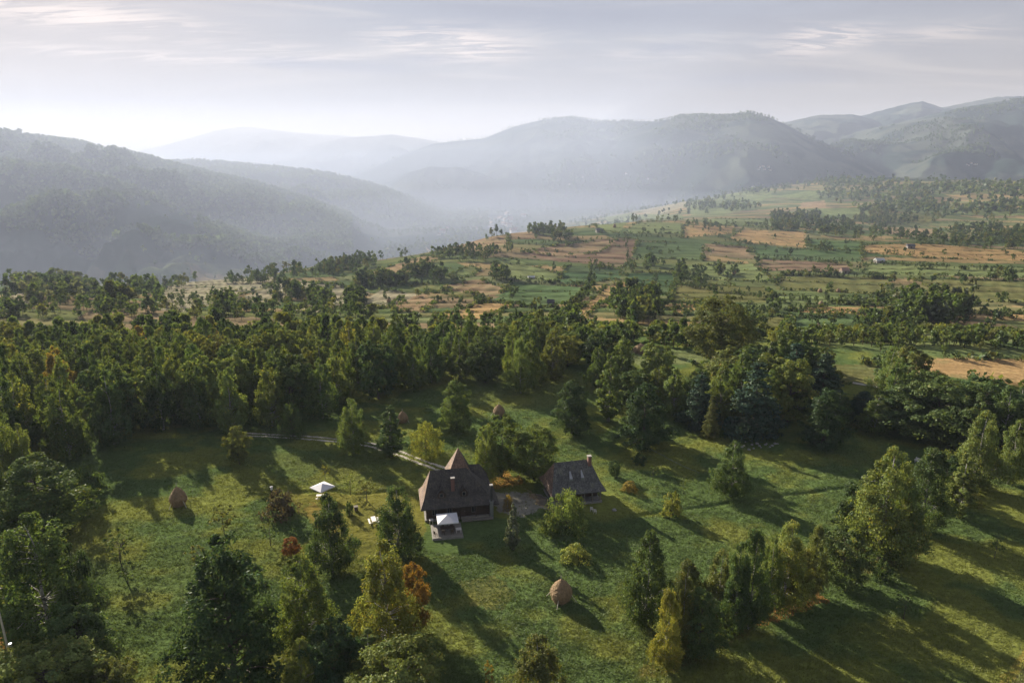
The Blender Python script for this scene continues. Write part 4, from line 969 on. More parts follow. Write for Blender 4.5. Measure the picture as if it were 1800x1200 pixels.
trk = pix0([(425,761),(470,763),(520,767),(600,775),(650,783),(700,797),(745,813),(785,826),(812,836)])
for k, d in enumerate((.75, -.75)): ribbon('dirt_track', offset(trk, d), .68, DUST)
ribbon('dirt_track', pix0([(1497,687),(1530,692),(1560,698),(1585,702)]), 1.6, DUST, .08)
ribbon('path', pix0([(1130,780),(1160,795),(1195,815),(1230,830)]), .45, plain('worn_grass', (.11, .13, .055), .95, .3, 1.5))

# ------------------------------------------------------------------ houses
def shingle(name, base):
    m, t, o = mat(name); b = N(t, 'ShaderNodeBsdfPrincipled'); b.inputs['Roughness'].default_value = .75
    tcn = N(t, 'ShaderNodeTexCoord'); mp = N(t, 'ShaderNodeMapping'); mp.inputs['Scale'].default_value = (1, 1, 1); t.links.new(tcn.outputs['UV'], mp.inputs[0])
    br = N(t, 'ShaderNodeTexBrick'); br.inputs['Scale'].default_value = 1.0; br.inputs['Brick Width'].default_value = .22; br.inputs['Row Height'].default_value = .24; br.inputs['Mortar Size'].default_value = .018
    br.inputs['Color1'].default_value = tuple(k*.7 for k in base)+(1,); br.inputs['Color2'].default_value = tuple(k*1.35 for k in base)+(1,); br.inputs['Mortar'].default_value = tuple(k*.35 for k in base)+(1,); br.inputs['Bias'].default_value = -.1
    t.links.new(mp.outputs[0], br.inputs['Vector'])
    n = noise(t, .8, 5, .7, tcn.outputs['Object']); n2 = noise(t, 4, 4, .7, tcn.outputs['Object'])
    mp2 = N(t, 'ShaderNodeMapping'); mp2.inputs['Scale'].default_value = (4.5, .5, 1); t.links.new(tcn.outputs['UV'], mp2.inputs[0]); n3 = noise(t, 1.0, 5, .7, mp2.outputs[0]); mp3 = N(t, 'ShaderNodeMapping'); mp3.inputs['Scale'].default_value = (.35, 3.2, 1); t.links.new(tcn.outputs['UV'], mp3.inputs[0]); n4 = noise(t, 1.0, 4, .7, mp3.outputs[0])
    c = mul(t, br.outputs['Color'], ramp(t, n, .3, .7, .6, 1.4)); c = mul(t, c, ramp(t, n2, .3, .7, .65, 1.35)); c = mul(t, c, ramp(t, n3, .35, .65, .7, 1.3)); c = mul(t, c, ramp(t, n4, .35, .65, .8, 1.2)); c = mixc(t, ramp(t, n, .52, .66, 0, .5), c, (base[0]*1.1, base[1]*1.15, base[2]*.65))
    t.links.new(c, b.inputs['Base Color']); bp = N(t, 'ShaderNodeBump'); bp.inputs['Strength'].default_value = .8; bp.inputs['Distance'].default_value = .04
    t.links.new(br.outputs['Color'], bp.inputs['Height']); t.links.new(bp.outputs[0], b.inputs['Normal']); t.links.new(b.outputs[0], o.inputs[0]); return m
SHG = shingle('weathered_grey_shingle', (.070, .061, .052)); SHB = shingle('sunlit_brown_shingle', (.20, .125, .085))  # the second is brown with the sunlight of the left slopes mixed in
LOG = plain('dark_log', (.065, .042, .028), .8, .4, 3, .5, stretch=(.6, .6, 8)); WOODG = plain('grey_wood', (.22, .20, .17), .8, .25, 4, .3, stretch=(1, 6, 1))
BRICK = plain('red_brick', (.20, .105, .085), .85, .3, 12, .4); PLAST = plain('pale_plaster', (.32, .30, .27), .8, .12, 3); METAL = plain('galvanised_pipe', (.30, .31, .32), .45, .15, 5, metal=.6)
SOOT = plain('sooty_metal', (.05, .05, .05), .6, .3, 5); GLASS = plain('dark_glass', (.02, .025, .03), .12, .1, 3); WHITE = plain('white_canvas', (.60, .59, .60), .85, .06, 2)
WTAB = plain('white_table_paint', (.66, .62, .58), .6, .08, 4); STONE = plain('rubble_stone', (.26, .25, .23), .9, .35, 3, .6); DKWOOD = plain('dark_wood', (.08, .055, .04), .7, .3, 5)
def uvroof(me):
    uv = me.uv_layers.new(name='UVMap')
    for p in me.polygons:
        n = p.normal; h = Vector((0, 0, 1)).cross(n)
        h = h.normalized() if h.length > 1e-4 else Vector((1, 0, 0)); s = n.cross(h).normalized()
        for li in p.loop_indices:
            co = me.vertices[me.loops[li].vertex_index].co; uv.data[li].uv = (co.dot(h), co.dot(s))
def roofmesh(name, rings, mats, parent, faces_mat=None, sub=1):
    "rings: list of 4-corner loops from eave up; last may be a ridge of two points given as 4 corners"
    v = [p for rg_ in rings for p in rg_]; f = []; mi = []
    for i in range(len(rings)-1):
        for k in range(4):
            a, b, c, d = i*4+k, i*4+(k+1) % 4, (i+1)*4+(k+1) % 4, (i+1)*4+k
            if (Vector(v[c])-Vector(v[d])).length < 1e-3: f.append((a, b, c))
            else: f.append((a, b, c, d))
            mi.append(faces_mat[k] if faces_mat else 0)
    # soffit, a hand below the eave
    e = rings[0]; z0 = len(v); v += [(p[0], p[1], p[2]-.14) for p in e]
    for k in range(4): f.append((z0+k, z0+(k+1) % 4, (k+1) % 4, k)); mi.append(0)
    f.append((z0+3, z0+2, z0+1, z0)); mi.append(0)
    me = bpy.data.meshes.new(name); me.from_pydata(v, [], f); [me.materials.append(m) for m in mats]; me.polygons.foreach_set('material_index', mi); me.update(); uvroof(me)
    return link(name, me, parent)
def hip(L, D, r0, r1, zr, ze, x0=0, y0=0, flare=.55, yr=None, ov=0):
    "eave rectangle, a bell-cast break and the ridge"
    yr = D/2 if yr is None else yr
    e = [(x0, y0, ze), (x0+L, y0, ze), (x0+L, y0+D, ze), (x0, y0+D, ze)]
    q = .34; zb = ze+(zr-ze)*q*.72
    ridge = [(x0+r0, y0+yr, zr), (x0+r1, y0+yr, zr), (x0+r1, y0+yr+.02, zr), (x0+r0, y0+yr+.02, zr)]
    br = [tuple(e[k][i]*(1-q)+ridge[k][i]*q for i in range(2))+(zb,) for k in range(4)]
    # slightly sagging ridge
    return [e, br, ridge]
def windowp(parent, x, y, z, w, h, ax='x', frame=None):
    f = MB(); t = .07
    if ax == 'x':
        f.box(x-w/2, y-.03, z, x+w/2, y+.05, z+t).box(x-w/2, y-.03, z+h-t, x+w/2, y+.05, z+h).box(x-w/2, y-.03, z+t, x-w/2+t, y+.05, z+h-t).box(x+w/2-t, y-.03, z+t, x+w/2, y+.05, z+h-t).box(x-.025, y-.02, z+t, x+.025, y+.03, z+h-t)
        p = MB().box(x-w/2+t, y+.01, z+t, x+w/2-t, y+.045, z+h-t)
    else:
        f.box(x-.05, y-w/2, z, x+.03, y+w/2, z+t).box(x-.05, y-w/2, z+h-t, x+.03, y+w/2, z+h).box(x-.05, y-w/2, z+t, x+.03, y-w/2+t, z+h-t).box(x-.05, y+w/2-t, z+t, x+.03, y+w/2, z+h-t).box(x-.03, y-.025, z+t, x+.02, y+.025, z+h-t)
        p = MB().box(x-.045, y-w/2+t, z+t, x-.01, y+w/2-t, z+h-t)
    a = f.build('window', frame or WOODG, parent); p.build('pane', GLASS, a); return a
# --- the big house
A1 = hit([738], [900])[0]
H1 = thing('wooden_house', 'large old wooden house with a steep dark shingle roof and two dormers', 'house', (-15.6, 105.8, G(-15.6, 105.8)), R(10.5))
roofmesh('roof', hip(13.6, 8.0, 2.0, 8.4, 8.1, 2.7, yr=4.0), [SHG, SHB], H1, [0, 0, 0, 1])
w_ = MB().box(1.0, 1.1, .35, 11.9, 7.2, 2.62); 
for k in range(9): w_.box(.9, 1.02, .42+k*.25, 12.0, 1.1, .42+k*.25+.19)
w_.build('log_wall', LOG, H1)
MB().box(.7, .8, -.8, 12.2, 7.4, .345).build('stone_plinth', STONE, H1)
pb = MB().box(7.0, -.55, .12, 12.4, .8, .34)
pb.build('porch_floor', WOODG, H1)
rl = MB().box(6.9, -.62, .80, 11.6, -.54, .98)
for k in range(6): rl.box(7.0+k*.9, -.60, .34, 7.08+k*.9, -.53, .80)
rl.build('porch_railing', WOODG, H1)
for k in range(5): MB().box(1.2+k*2.75, .22, -.5 if k < 2 else .34, 1.38+k*2.75, .40, 2.56).build('porch_post', LOG, H1)
for x in (2.4, 5.0, 9.3): windowp(H1, x, 1.0, 1.0, .9, 1.1)
dd = MB().box(6.8, .96, .36, 7.75, 1.02, 2.35).build('door', DKWOOD, H1); MB().box(7.6, .90, 1.25, 7.66, .96, 1.38).build('handle', METAL, dd)
windowp(H1, 1.0, 3.4, 1.0, .9, 1.0, 'y')
def dormer(parent, x, y, z, w, h, d):
    v = [(x-w/2, y, z), (x+w/2, y, z), (x+w/2, y, z+h*.55), (x, y, z+h), (x-w/2, y, z+h*.55), (x-w/2, y+d, z), (x+w/2, y+d, z), (x+w/2, y+d, z+h*.55), (x, y+d, z+h), (x-w/2, y+d, z+h*.55)]
    m = MB(); m.add(v, [(0, 1, 2, 3, 4), (1, 6, 7, 2), (5, 0, 4, 9), (6, 5, 9, 8, 7)]); dm = m.build('dormer', LOG, parent)
    o_ = .22; k = MB()
    for sg in (-1, 1):
        e0 = Vector((x+sg*(w/2+o_), y-.3, z+h*.55-o_*.9)); e1 = Vector((x+sg*(w/2+o_), y+d+.5, z+h*.55-o_*.9)); r0 = Vector((x, y-.42, z+h+.12)); r1 = Vector((x, y+d+.5, z+h+.02)); dn = Vector((0, 0, -.08))
        k.add([e0, e1, r1, r0, e0+dn, e1+dn, r1+dn, r0+dn], [(0, 1, 2, 3) if sg > 0 else (3, 2, 1, 0), (4, 5, 6, 7) if sg < 0 else (7, 6, 5, 4), (0, 3, 7, 4), (0, 4, 5, 1)])
    rfo = k.build('dormer_roof', SHG, dm); uvroof(rfo.data)
    f = MB().box(x-w*.26, y-.05, z+h*.12, x+w*.26, y-.01, z+h*.55).build('window', WOODG, dm); MB().box(x-w*.2, y-.075, z+h*.16, x+w*.2, y-.055, z+h*.5).build('pane', GLASS, f)
dormer(H1, 3.7, 1.35, 3.95, 1.25, 1.75, 1.9); dormer(H1, 7.6, 1.35, 3.95, 1.25, 1.75, 1.9)
hs = MB().box(3.35, 2.8, 5.6, 4.0, 3.4, 6.25).build('roof_hatch', METAL, H1)
ch = MB().box(5.45, 1.9, 4.2, 6.05, 2.5, 7.2).build('chimney', BRICK, H1); MB().box(5.38, 1.83, 7.2, 6.12, 2.57, 7.35).build('chimney_cap', PLAST, ch)
c2 = MB().box(11.95, -.15, -.3, 12.55, .45, 3.3).build('chimney', METAL, H1); MB().box(12.05, -.05, 3.3, 12.45, .35, 6.2).build('flue', SOOT, c2); MB().box(11.98, -.12, 6.2, 12.52, .42, 6.4).build('chimney_cap', PLAST, c2)
# rear wing: a steep pyramid over the stair tower and a lower wing beside it
tw_ = MB().box(5.6, 7.25, -.5, 9.6, 11.2, 5.0).build('tower_wall', LOG, H1)
ap = (7.5, 9.0, 9.9)
roofmesh('tower_roof', [[(5.2, 6.9, 4.9), (9.9, 6.9, 4.9), (9.9, 11.6, 4.9), (5.2, 11.6, 4.9)], [ap, (ap[0]+.01, ap[1], ap[2]), (ap[0]+.01, ap[1]+.01, ap[2]), (ap[0], ap[1]+.01, ap[2])]], [SHG, SHB], H1, [1, 0, 0, 1])
MB().box(9.65, 7.25, -.5, 12.6, 11.0, 3.3).build('wing_wall', LOG, H1)
roofmesh('wing_roof', [[(9.0, 6.9, 3.2), (13.1, 6.9, 3.2), (13.1, 11.4, 3.2), (9.0, 11.4, 3.2)], [(9.4, 9.1, 6.3), (11.4, 9.1, 6.3), (11.4, 9.12, 6.3), (9.4, 9.12, 6.3)]], [SHG], H1)
# --- the small house
H2 = thing('wooden_house', 'smaller wooden house with a steep shingle roof, one corner chimney and an open porch', 'house', (7.1, 111.5, G(7.1, 111.5)), R(13.8))
SHL = shingle('pale_grey_shingle', (.110, .108, .100))
roofmesh('roof', hip(10.5, 8.3, 1.7, 8.5, 7.1, 2.45, yr=4.1), [SHL, SHB], H2, [0, 0, 0, 1])
w_ = MB().box(.9, 2.6, .3, 9.6, 7.4, 2.4)
for k in range(8): w_.box(.82, 2.52, .4+k*.25, 9.7, 2.6, .4+k*.25+.19)
w_.build('log_wall', LOG, H2); MB().box(.7, .5, -.8, 9.9, 7.6, .295).build('stone_plinth', STONE, H2)
for k, x in enumerate((.95, 3.2, 6.5, 8.0, 9.6)): MB().box(x-.1, .6, .295, x+.1, .8, 2.31).build('porch_post', WOODG, H2)
for x in (2.4, 7.4): windowp(H2, x, 2.5, .95, .9, 1.0)
dd = MB().box(4.4, 2.45, .30, 5.3, 2.52, 2.2).build('door', DKWOOD, H2); MB().box(5.1, 2.38, 1.2, 5.17, 2.45, 1.34).build('handle', METAL, dd)
rl = MB().box(8.1, .65, .80, 9.5, .73, .95).box(8.1, .66, .3, 8.2, .72, .8).box(9.3, .66, .3, 9.4, .72, .8).build('porch_railing', WOODG, H2)
ch = MB().box(8.0, 3.3, 5.2, 8.65, 3.95, 7.9).build('chimney', BRICK, H2); MB().box(7.93, 3.23, 7.9, 8.72, 4.02, 8.05).build('chimney_cap', PLAST, ch)
for x in (4.3, 6.5):
    m = MB(); y = 1.85; z = 4.2
    m.add([(x-.38, y, z), (x+.38, y, z), (x+.3, y, z+.42), (x-.3, y, z+.42), (x-.10, y+1.0, z+1.5), (x+.10, y+1.0, z+1.5)], [(0, 1, 2, 3), (3, 2, 5, 4), (0, 3, 4), (1, 5, 2)]); m.build('roof_vent', METAL, H2)

# ------------------------------------------------------------------ deck, parasols, tables
def loc1(x, y, z=0.0):
    c, s = math.cos(R(10.5)), math.sin(R(10.5)); return (-15.6+x*c-y*s, 105.8+x*s+y*c, G(-15.6, 105.8)+z)
dk = thing('deck', 'low grey timber deck with stone edging in front of the big house', 'deck', loc1(0, 0), R(10.5))
b = MB()
for k in range(17): b.box(1.6, -5.5+k*.27, .30, 6.6, -5.5+k*.27+.25, .36)
b.build('boards', WOODG, dk); MB().box(1.55, -5.55, -.6, 6.65, -.9, .295).build('base', STONE, dk)
def parasol(label, loc, rz, Wc, Hc):
    t = thing('parasol', label, 'parasol', loc, rz)
    h = Wc/2; rise = Wc*.2; m = MB()
    z = Hc-rise
    m.add([(-h, -h, z), (h, -h, z), (h, h, z), (-h, h, z), (0, 0, Hc), (-h, -h, z-.14), (h, -h, z-.14), (h, h, z-.14), (-h, h, z-.14)],
          [(0, 1, 4), (1, 2, 4), (2, 3, 4), (3, 0, 4), (5, 6, 1, 0), (6, 7, 2, 1), (7, 8, 3, 2), (8, 5, 0, 3)])
    m.build('canopy', WHITE, t); MB().tube([(0, 0, 0), (0, 0, Hc-.03)], .035, 8).build('pole', DKWOOD, t)
    rb = MB()
    for sx_ in (-1, 1):
        for sy_ in (-1, 1): rb.tube([(0, 0, Hc-.12), (sx_*h*.97, sy_*h*.97, z-.04)], .02, 4)
    rb.build('ribs', DKWOOD, t); MB().box(-.3, -.3, 0, .3, .3, .09).build('foot', STONE, t); return t
p = loc1(4.25, -3.2, .36); parasol('square off-white parasol over the dark table on the deck', p, R(10.5), 3.5, 2.9)
def table(name, label, loc, rz, w, d, h, m, cat='table', top=.05):
    t = thing(name, label, cat, loc, rz); MB().box(-w/2, -d/2, h-top, w/2, d/2, h).build('tabletop', m, t)
    for sx_ in (-1, 1):
        for sy_ in (-1, 1): MB().box(sx_*(w/2-.1)-.035, sy_*(d/2-.1)-.035, 0, sx_*(w/2-.1)+.035, sy_*(d/2-.1)+.035, h-top).build('leg', m, t)
    return t
def chair(label, loc, rz, m, group=None):
    t = thing('chair', label, 'chair', loc, rz, group); MB().box(-.24, -.24, .42, .24, .24, .47).build('seat', m, t); MB().box(-.24, .2, .47, .24, .25, .95).build('backrest', m, t)
    for sx_ in (-1, 1):
        for sy_ in (-1, 1): MB().box(sx_*.2-.025, sy_*.2-.025, 0, sx_*.2+.025, sy_*.2+.025, .42).build('leg', m, t)
    return t
table('table', 'long dark wooden table under the parasol on the deck', loc1(4.2, -3.6, .36), R(10.5), 2.4, .95, .76, DKWOOD)
for k, (x, y, r, lab) in enumerate([(3.4, -4.5, 180, 'left dark chair on the near side of the deck table'), (4.9, -4.5, 180, 'right dark chair on the near side of the deck table'), (3.5, -2.7, 0, 'left dark chair on the house side of the deck table'), (5.0, -2.7, 0, 'right dark chair on the house side of the deck table'), (2.1, -4.7, 120, 'lone dark chair at the front left deck corner')]):
    chair(lab, loc1(x, y, .36), R(10.5+r), DKWOOD, 'dark chairs on the deck')
table('side_table', 'small pale table at the right side of the deck', loc1(6.0, -4.1, .36), R(10.5), .9, .8, .6, WTAB)
table('side_table', 'pale table catching the light at the left corner of the big house', loc1(1.7, -.2, .05), R(10.5), .7, .7, .9, WTAB)
# lawn parasol with its white table and benches
q = hit([568], [872])[0]; q[2] = G(q[0], q[1])
parasol('diamond-turned off-white parasol alone on the sunlit lawn', tuple(q), R(52), 3.3, 2.75)
def picnic(label, loc, rz):
    t = thing('picnic_table', label, 'table', loc, rz); MB().box(-.9, -.38, .70, .9, .38, .75).build('tabletop', WTAB, t)
    for s in (-1, 1):
        MB().box(-.9, s*.75-.14, .42, .9, s*.75+.14, .46).build('bench_seat', WTAB, t)
        f = MB(); f.tube([(s*.65, -.7, 0), (s*.65, -.22, .69)], .04, 4).tube([(s*.65, .7, 0), (s*.65, .22, .69)], .04, 4).box(s*.65-.03, -.8, .36, s*.65+.03, .8, .415); f.build('leg_frame', WTAB, t)
    return t
picnic('white picnic table with benches under the lawn parasol', (q[0]-.1, q[1]-.75, G(q[0], q[1]-.75)), R(5))
q = hit([657], [918])[0]; picnic('white picnic table on the mown lawn left of the big house', (q[0], q[1], G(q[0], q[1])), R(-70))
q = hit([626], [897])[0]; t = thing('wooden_box', 'small dark box on the mown lawn throwing a long shadow', 'box', (q[0], q[1], G(q[0], q[1])), R(20))
MB().box(-.3, -.3, .15, .3, .3, .85).build('body', DKWOOD, t); MB().box(-.36, -.36, .85, .36, .36, .92).build('lid', DKWOOD, t)
for sx_ in (-1, 1):
    for sy_ in (-1, 1): MB().box(sx_*.24-.03, sy_*.24-.03, 0, sx_*.24+.03, sy_*.24+.03, .15).build('leg', DKWOOD, t)
q = hit([1616], [812])[0]; t = thing('garden_bench', 'pale bench standing in the shade of the right meadow', 'bench', (q[0], q[1], G(q[0], q[1])), R(-62))
MB().box(-1.0, -.25, .42, 1.0, .25, .48).build('seat', WTAB, t); MB().box(-1.0, .27, .5, 1.0, .32, 1.0).build('backrest', WTAB, t)
for s in (-1, 1): MB().box(s*.85-.05, -.22, 0, s*.85+.05, .22, .42).build('leg', WTAB, t); MB().box(s*.95-.04, -.25, .48, s*.95+.04, .3, .68).build('armrest', WTAB, t)
for u, v, lab in ((1040, 898, 'pale garden chair on the grass in front of the small house porch'), (1046, 902, 'second pale garden chair, the nearer one before the small house porch')):
    q = hit([u], [v])[0]; chair(lab, (q[0], q[1], G(q[0], q[1])), R(160), WTAB, 'pale chairs before the small house')
q = hit([1080], [898])[0]; 
def rock(label, u, v, s, seed):
    q = hit([u], [v])[0]; rg = np.random.default_rng(seed); n = 6; V_ = []; 
    for i in range(1, n):
        for j in range(8):
            a = j/8*6.283; ph = i/n*math.pi; V_.append((math.cos(a)*math.sin(ph)*s*rg.uniform(.8, 1.15), math.sin(a)*math.sin(ph)*s*rg.uniform(.8, 1.15), math.cos(ph)*s*.7))
    V_ += [(0, 0, s*.7), (0, 0, -s*.7)]; f = [(i*8+j, i*8+(j+1) % 8, (i+1)*8+(j+1) % 8, (i+1)*8+j)[::-1] for i in range(n-2) for j in range(8)]
    f += [(len(V_)-2, j, (j+1) % 8) for j in range(8)] + [(len(V_)-1, (n-2)*8+(j+1) % 8, (n-2)*8+j) for j in range(8)]
    me = mesh('rock', V_, f, [STONE], smooth=True); o = thing('rock', label, 'rock', (q[0], q[1], G(q[0], q[1])+s*.2), 0, None, me); return o
rock('pale rock on the shaded grass right of the small house', 1080, 897, .45, 1)
# stepping stones of the stream bed at the foot of the right wood
rgp = np.random.default_rng(9)
for k in range(16):
    u = 1298+k*4.6+rgp.normal(0, 2); v = 786-abs(k-10)*.3+rgp.normal(0, 3.0)
    o = rock('pale stone in the line of stones at the foot of the right wood', u, v, rgp.uniform(.22, .4), 20+k); o['group'] = 'line of pale stones'

# ------------------------------------------------------------------ haystacks
HAY = plain('dry_hay', (.27, .185, .10), .95, .35, 5, .9, stretch=(2, 2, 1)); POLEM = plain('bare_pole', (.42, .38, .31), .8, .2, 5)
def haymesh(seed, Wd=3.1, Hh=4.2):
    rg = np.random.default_rng(seed); n = 28; k = 26; V_ = []
    for i in range(k+1):
        t = i/k; r_ = Wd/2*(.66+.34*math.sin(min(1, t/.42)*math.pi/2))*(1-max(0, (t-.36)/.64)**1.55)**.80 if t < 1 else .05
        for j in range(n):
            a = j/n*2*math.pi; q = 1+.055*math.sin(a*3+seed)+.10*(rg.random()-.5) ; V_.append((math.cos(a)*r_*q, math.sin(a)*r_*q, .12+t*Hh-(.09*rg.random() if 0 < i < k else 0)))
    f = [(i*n+j, i*n+(j+1) % n, (i+1)*n+(j+1) % n, (i+1)*n+j) for i in range(k) for j in range(n)] + [tuple(range(n))[::-1], tuple(range(k*n, k*n+n))]
    # loose straws over the surface
    V0 = np.array(V_); m = 2600; ii_ = rg.integers(n, k*n, m); P = V0[ii_]; d = rnd_dirs(m, rg)*.10; d[:, 2] -= .17; nrm = P.copy(); nrm[:, 2] = 0; nrm /= np.linalg.norm(nrm, axis=1, keepdims=True)+1e-6
    P = P+nrm*.03; sd_ = np.cross(d, nrm); sd_ = sd_/np.linalg.norm(sd_, axis=1, keepdims=True)*.018
    base_i = len(V_); Q = np.stack([P-sd_, P+sd_, P+d+nrm*.05+sd_, P+d+nrm*.05-sd_], 1).reshape(-1, 3); V_ += [tuple(p) for p in Q]; f += [tuple(base_i+4*i+j for j in range(4)) for i in range(m)]
    return mesh('hay', V_, f, [HAY], smooth=False)
HM = [haymesh(s) for s in (1, 2, 3)]
def haystack(u, vb, wpx, vt, label, ph=0.0, pole=True, i=0):
    q = hit([u], [vb])[0]; D = q[1]/(cp+(600-vb)/F*sp); s = wpx*D/F/3.1; Hh = top_h(q, vt); 
    t = thing('haystack', label, 'haystack', (q[0], q[1], G(q[0], q[1], q[1] < 400)-.05), ph, 'haystacks')
    h = link('hay', HM[i % 3], t); h.scale = (s, s, Hh/4.3)
    MB().tube([(0, 0, 0), (.04, .02, Hh*1.16)], .05, 6).build('pole', POLEM, t)
    if pole:
        for a in (.5, 2.2, 3.9, 5.4):
            r_ = 3.1*s/2; MB().tube([(math.cos(a)*r_*1.45, math.sin(a)*r_*1.45, .02), (math.cos(a)*r_*.80, math.sin(a)*r_*.80, Hh*.42)], .055, 6).build('prop', POLEM, t)
    return t
haystack(986, 1056, 38, 1019, 'nearest haystack, round and propped with poles, on the open grass', 2.2, True, 0)
haystack(314, 886, 28, 853, 'brown haystack in the shade of the left meadow', .4, True, 1)
haystack(877, 731, 20, 711, 'small haystack right of the solitary round tree', 1, True, 2)
haystack(708, 741, 19, 721, 'dim haystack just beyond the wheel track', 2, True, 1)
haystack(1126, 620, 25, 603, 'broad reddish haystack on the bright far meadow', 1.5, True, 2)
for u, v, w_p, vt, lab in ((1080, 400, 6, 393, 'tiny haystack on the pale green strip of the far crest'), (683, 531, 7, 524, 'small haystack on the pale strip left of the middle fields'), (1441, 514, 8, 506, 'left of two haystacks side by side on the olive terrace'),
     (1473, 514, 8, 506, 'right of two haystacks side by side on the olive terrace'), (1443, 537, 9, 528, 'haystack on the light terrace below the side-by-side pair'), (1437, 578, 11, 568, 'pointed haystack on the green plot at the foot of the terraces'), (1290, 482, 7, 474, 'haystack beside bushes at the left end of the brown plot')):
    haystack(u, v, w_p, vt, lab, 0, False, 1)

# ------------------------------------------------------------------ barns in the fields
def barn(u, vb, wpx, label, rz, roofm, wallm=None, hh=2.2, rh=1.8):
    q = hit([u], [vb])[0]; D = q[1]; w = wpx*D/F; d = w*.65; t = thing('barn', label, 'barn', (q[0], q[1], q[2]), rz, 'field barns')
    MB().box(-w/2, -d/2, -.6, w/2, d/2, hh).build('wall', wallm or WOODG, t); MB().box(-w*.1, -d/2-.06, -.2, w*.1, -d/2-.002, hh*.8).build('door', DKWOOD, t)
    m = MB(); o_ = .35; m.add([(-w/2-o_, -d/2-o_, hh-.1), (w/2+o_, -d/2-o_, hh-.1), (w/2+o_, 0, hh+rh), (-w/2-o_, 0, hh+rh), (-w/2-o_, d/2+o_, hh-.1), (w/2+o_, d/2+o_, hh-.1),
           (-w/2-o_, -d/2-o_, hh-.25), (w/2+o_, -d/2-o_, hh-.25), (-w/2-o_, d/2+o_, hh-.25), (w/2+o_, d/2+o_, hh-.25)],
          [(0, 1, 2, 3), (3, 2, 5, 4), (6, 7, 1, 0), (4, 5, 9, 8), (0, 3, 4, 8, 6), (1, 7, 9, 5, 2), (6, 8, 9, 7)]); m.build('roof', roofm, t); return t
TIN = plain('pale_tin', (.50, .50, .48), .5, .15, 2); RUST = plain('rusty_tin', (.26, .16, .11), .7, .3, 2); DARKR = plain('dark_shingle_far', (.08, .08, .09), .8, .3, 2)
barn(1545, 462, 15, 'pale-roofed barn on the green strip under the long golden field', R(8), TIN)
barn(1484, 480, 13, 'brown hut at the right end of the brown plot', R(5), RUST)
barn(1600, 436, 12, 'low dark hut on the long golden field', R(-5), DARKR)
barn(1053, 408, 11, 'grey hut on the crest left of the pale green strips', R(15), DARKR)
barn(968, 538, 11, 'dark hut at the corner of the big green plot', R(-15), DARKR)
barn(934, 490, 11, 'low hut on the light green ribbed plot', R(10), TIN, hh=1.4, rh=.8)
barn(1530, 588, 14, 'dark field shelter at the right of the lowest green plot', R(-12), DARKR, hh=1.6, rh=1.0)
barn(1324, 330, 5, 'white speck of a farmhouse on the far shoulder', R(10), TIN, PLAST, 3, 2.5)
# village in the valley mist and farms on the far slopes
vr = np.random.default_rng(12)
VW = plain('village_plaster', (.62, .60, .57), .8, .1, 1); VR = plain('village_tile', (.30, .20, .16), .8, .3, 1)
vm = MB().box(-5, -4, -1.5, 5, 4, 4.5); 
vwm = mesh('wall', vm.v, vm.f, [VW]); vm2 = MB().add([(-5.6, -4.6, 4.3), (5.6, -4.6, 4.3), (5.6, 0, 8), (-5.6, 0, 8), (-5.6, 4.6, 4.3), (5.6, 4.6, 4.3)], [(0, 1, 2, 3), (3, 2, 5, 4), (0, 3, 4), (1, 5, 2), (0, 4, 5, 1)]); vrm = mesh('roof', vm2.v, vm2.f, [VR])
spots = [(vr.normal(865, 34), vr.normal(391, 8)) for _ in range(30)] + [(vr.uniform(760, 800), vr.uniform(398, 415)) for _ in range(4)]
cnt = 0
P = hit([s[0] for s in spots], [s[1] for s in spots])
for p in P:
    if p[1] < 1000: continue
    t = thing('village_house', 'pale house of the village lost in the valley mist', 'house', tuple(p), vr.uniform(0, 3.1), 'village houses in the valley mist'); s = vr.uniform(.8, 1.5); t.scale = (s, s, s)
    link('wall', vwm, t); link('roof', vrm, t); cnt += 1
fs = [(vr.uniform(1330, 1380), vr.uniform(293, 300)) for _ in range(6)] + [(vr.uniform(1690, 1720), vr.uniform(288, 292)) for _ in range(5)] + [(vr.uniform(1000, 1240), vr.uniform(305, 335)) for _ in range(4)]
P = hit([s[0] for s in fs], [s[1] for s in fs])
for i, p in enumerate(P):
    g = 'on the slope left of the dark wooded shoulder' if i < 6 else 'high on the right-hand mountain' if i < 11 else 'scattered at the foot of the central mountain'
    t = thing('farmhouse', 'tiny pale farmhouse ' + g, 'house', tuple(p), vr.uniform(0, 3.1), 'farmhouses '+g); t.scale = (.8, .8, .8)
    link('wall', vwm, t); link('roof', vrm, t)

# ------------------------------------------------------------------ utility pole at the left edge
q = hit([32], [1215])[0]; q[2] = G(q[0], q[1]); hp = top_h(q, 1022)
t = thing('utility_pole', 'thin pale utility pole at the left edge beside the birch clump', 'pole', tuple(q), R(20))
MB().tube([(0, 0, -.3), (-.25, 0, hp)], [.15, .09], 8).build('pole', POLEM, t); MB().box(-.85, -.05, hp*.93, .45, .05, hp*.93+.12).build('crossarm', POLEM, t)
for x in (-.75, .35): MB().tube([(x, 0, hp*.93+.12), (x, 0, hp*.93+.30)], .05, 6).build('insulator', PLAST, t)
MB().box(.06, -.16, hp*.42, .34, .16, hp*.42+.35).build('junction_box', METAL, t)

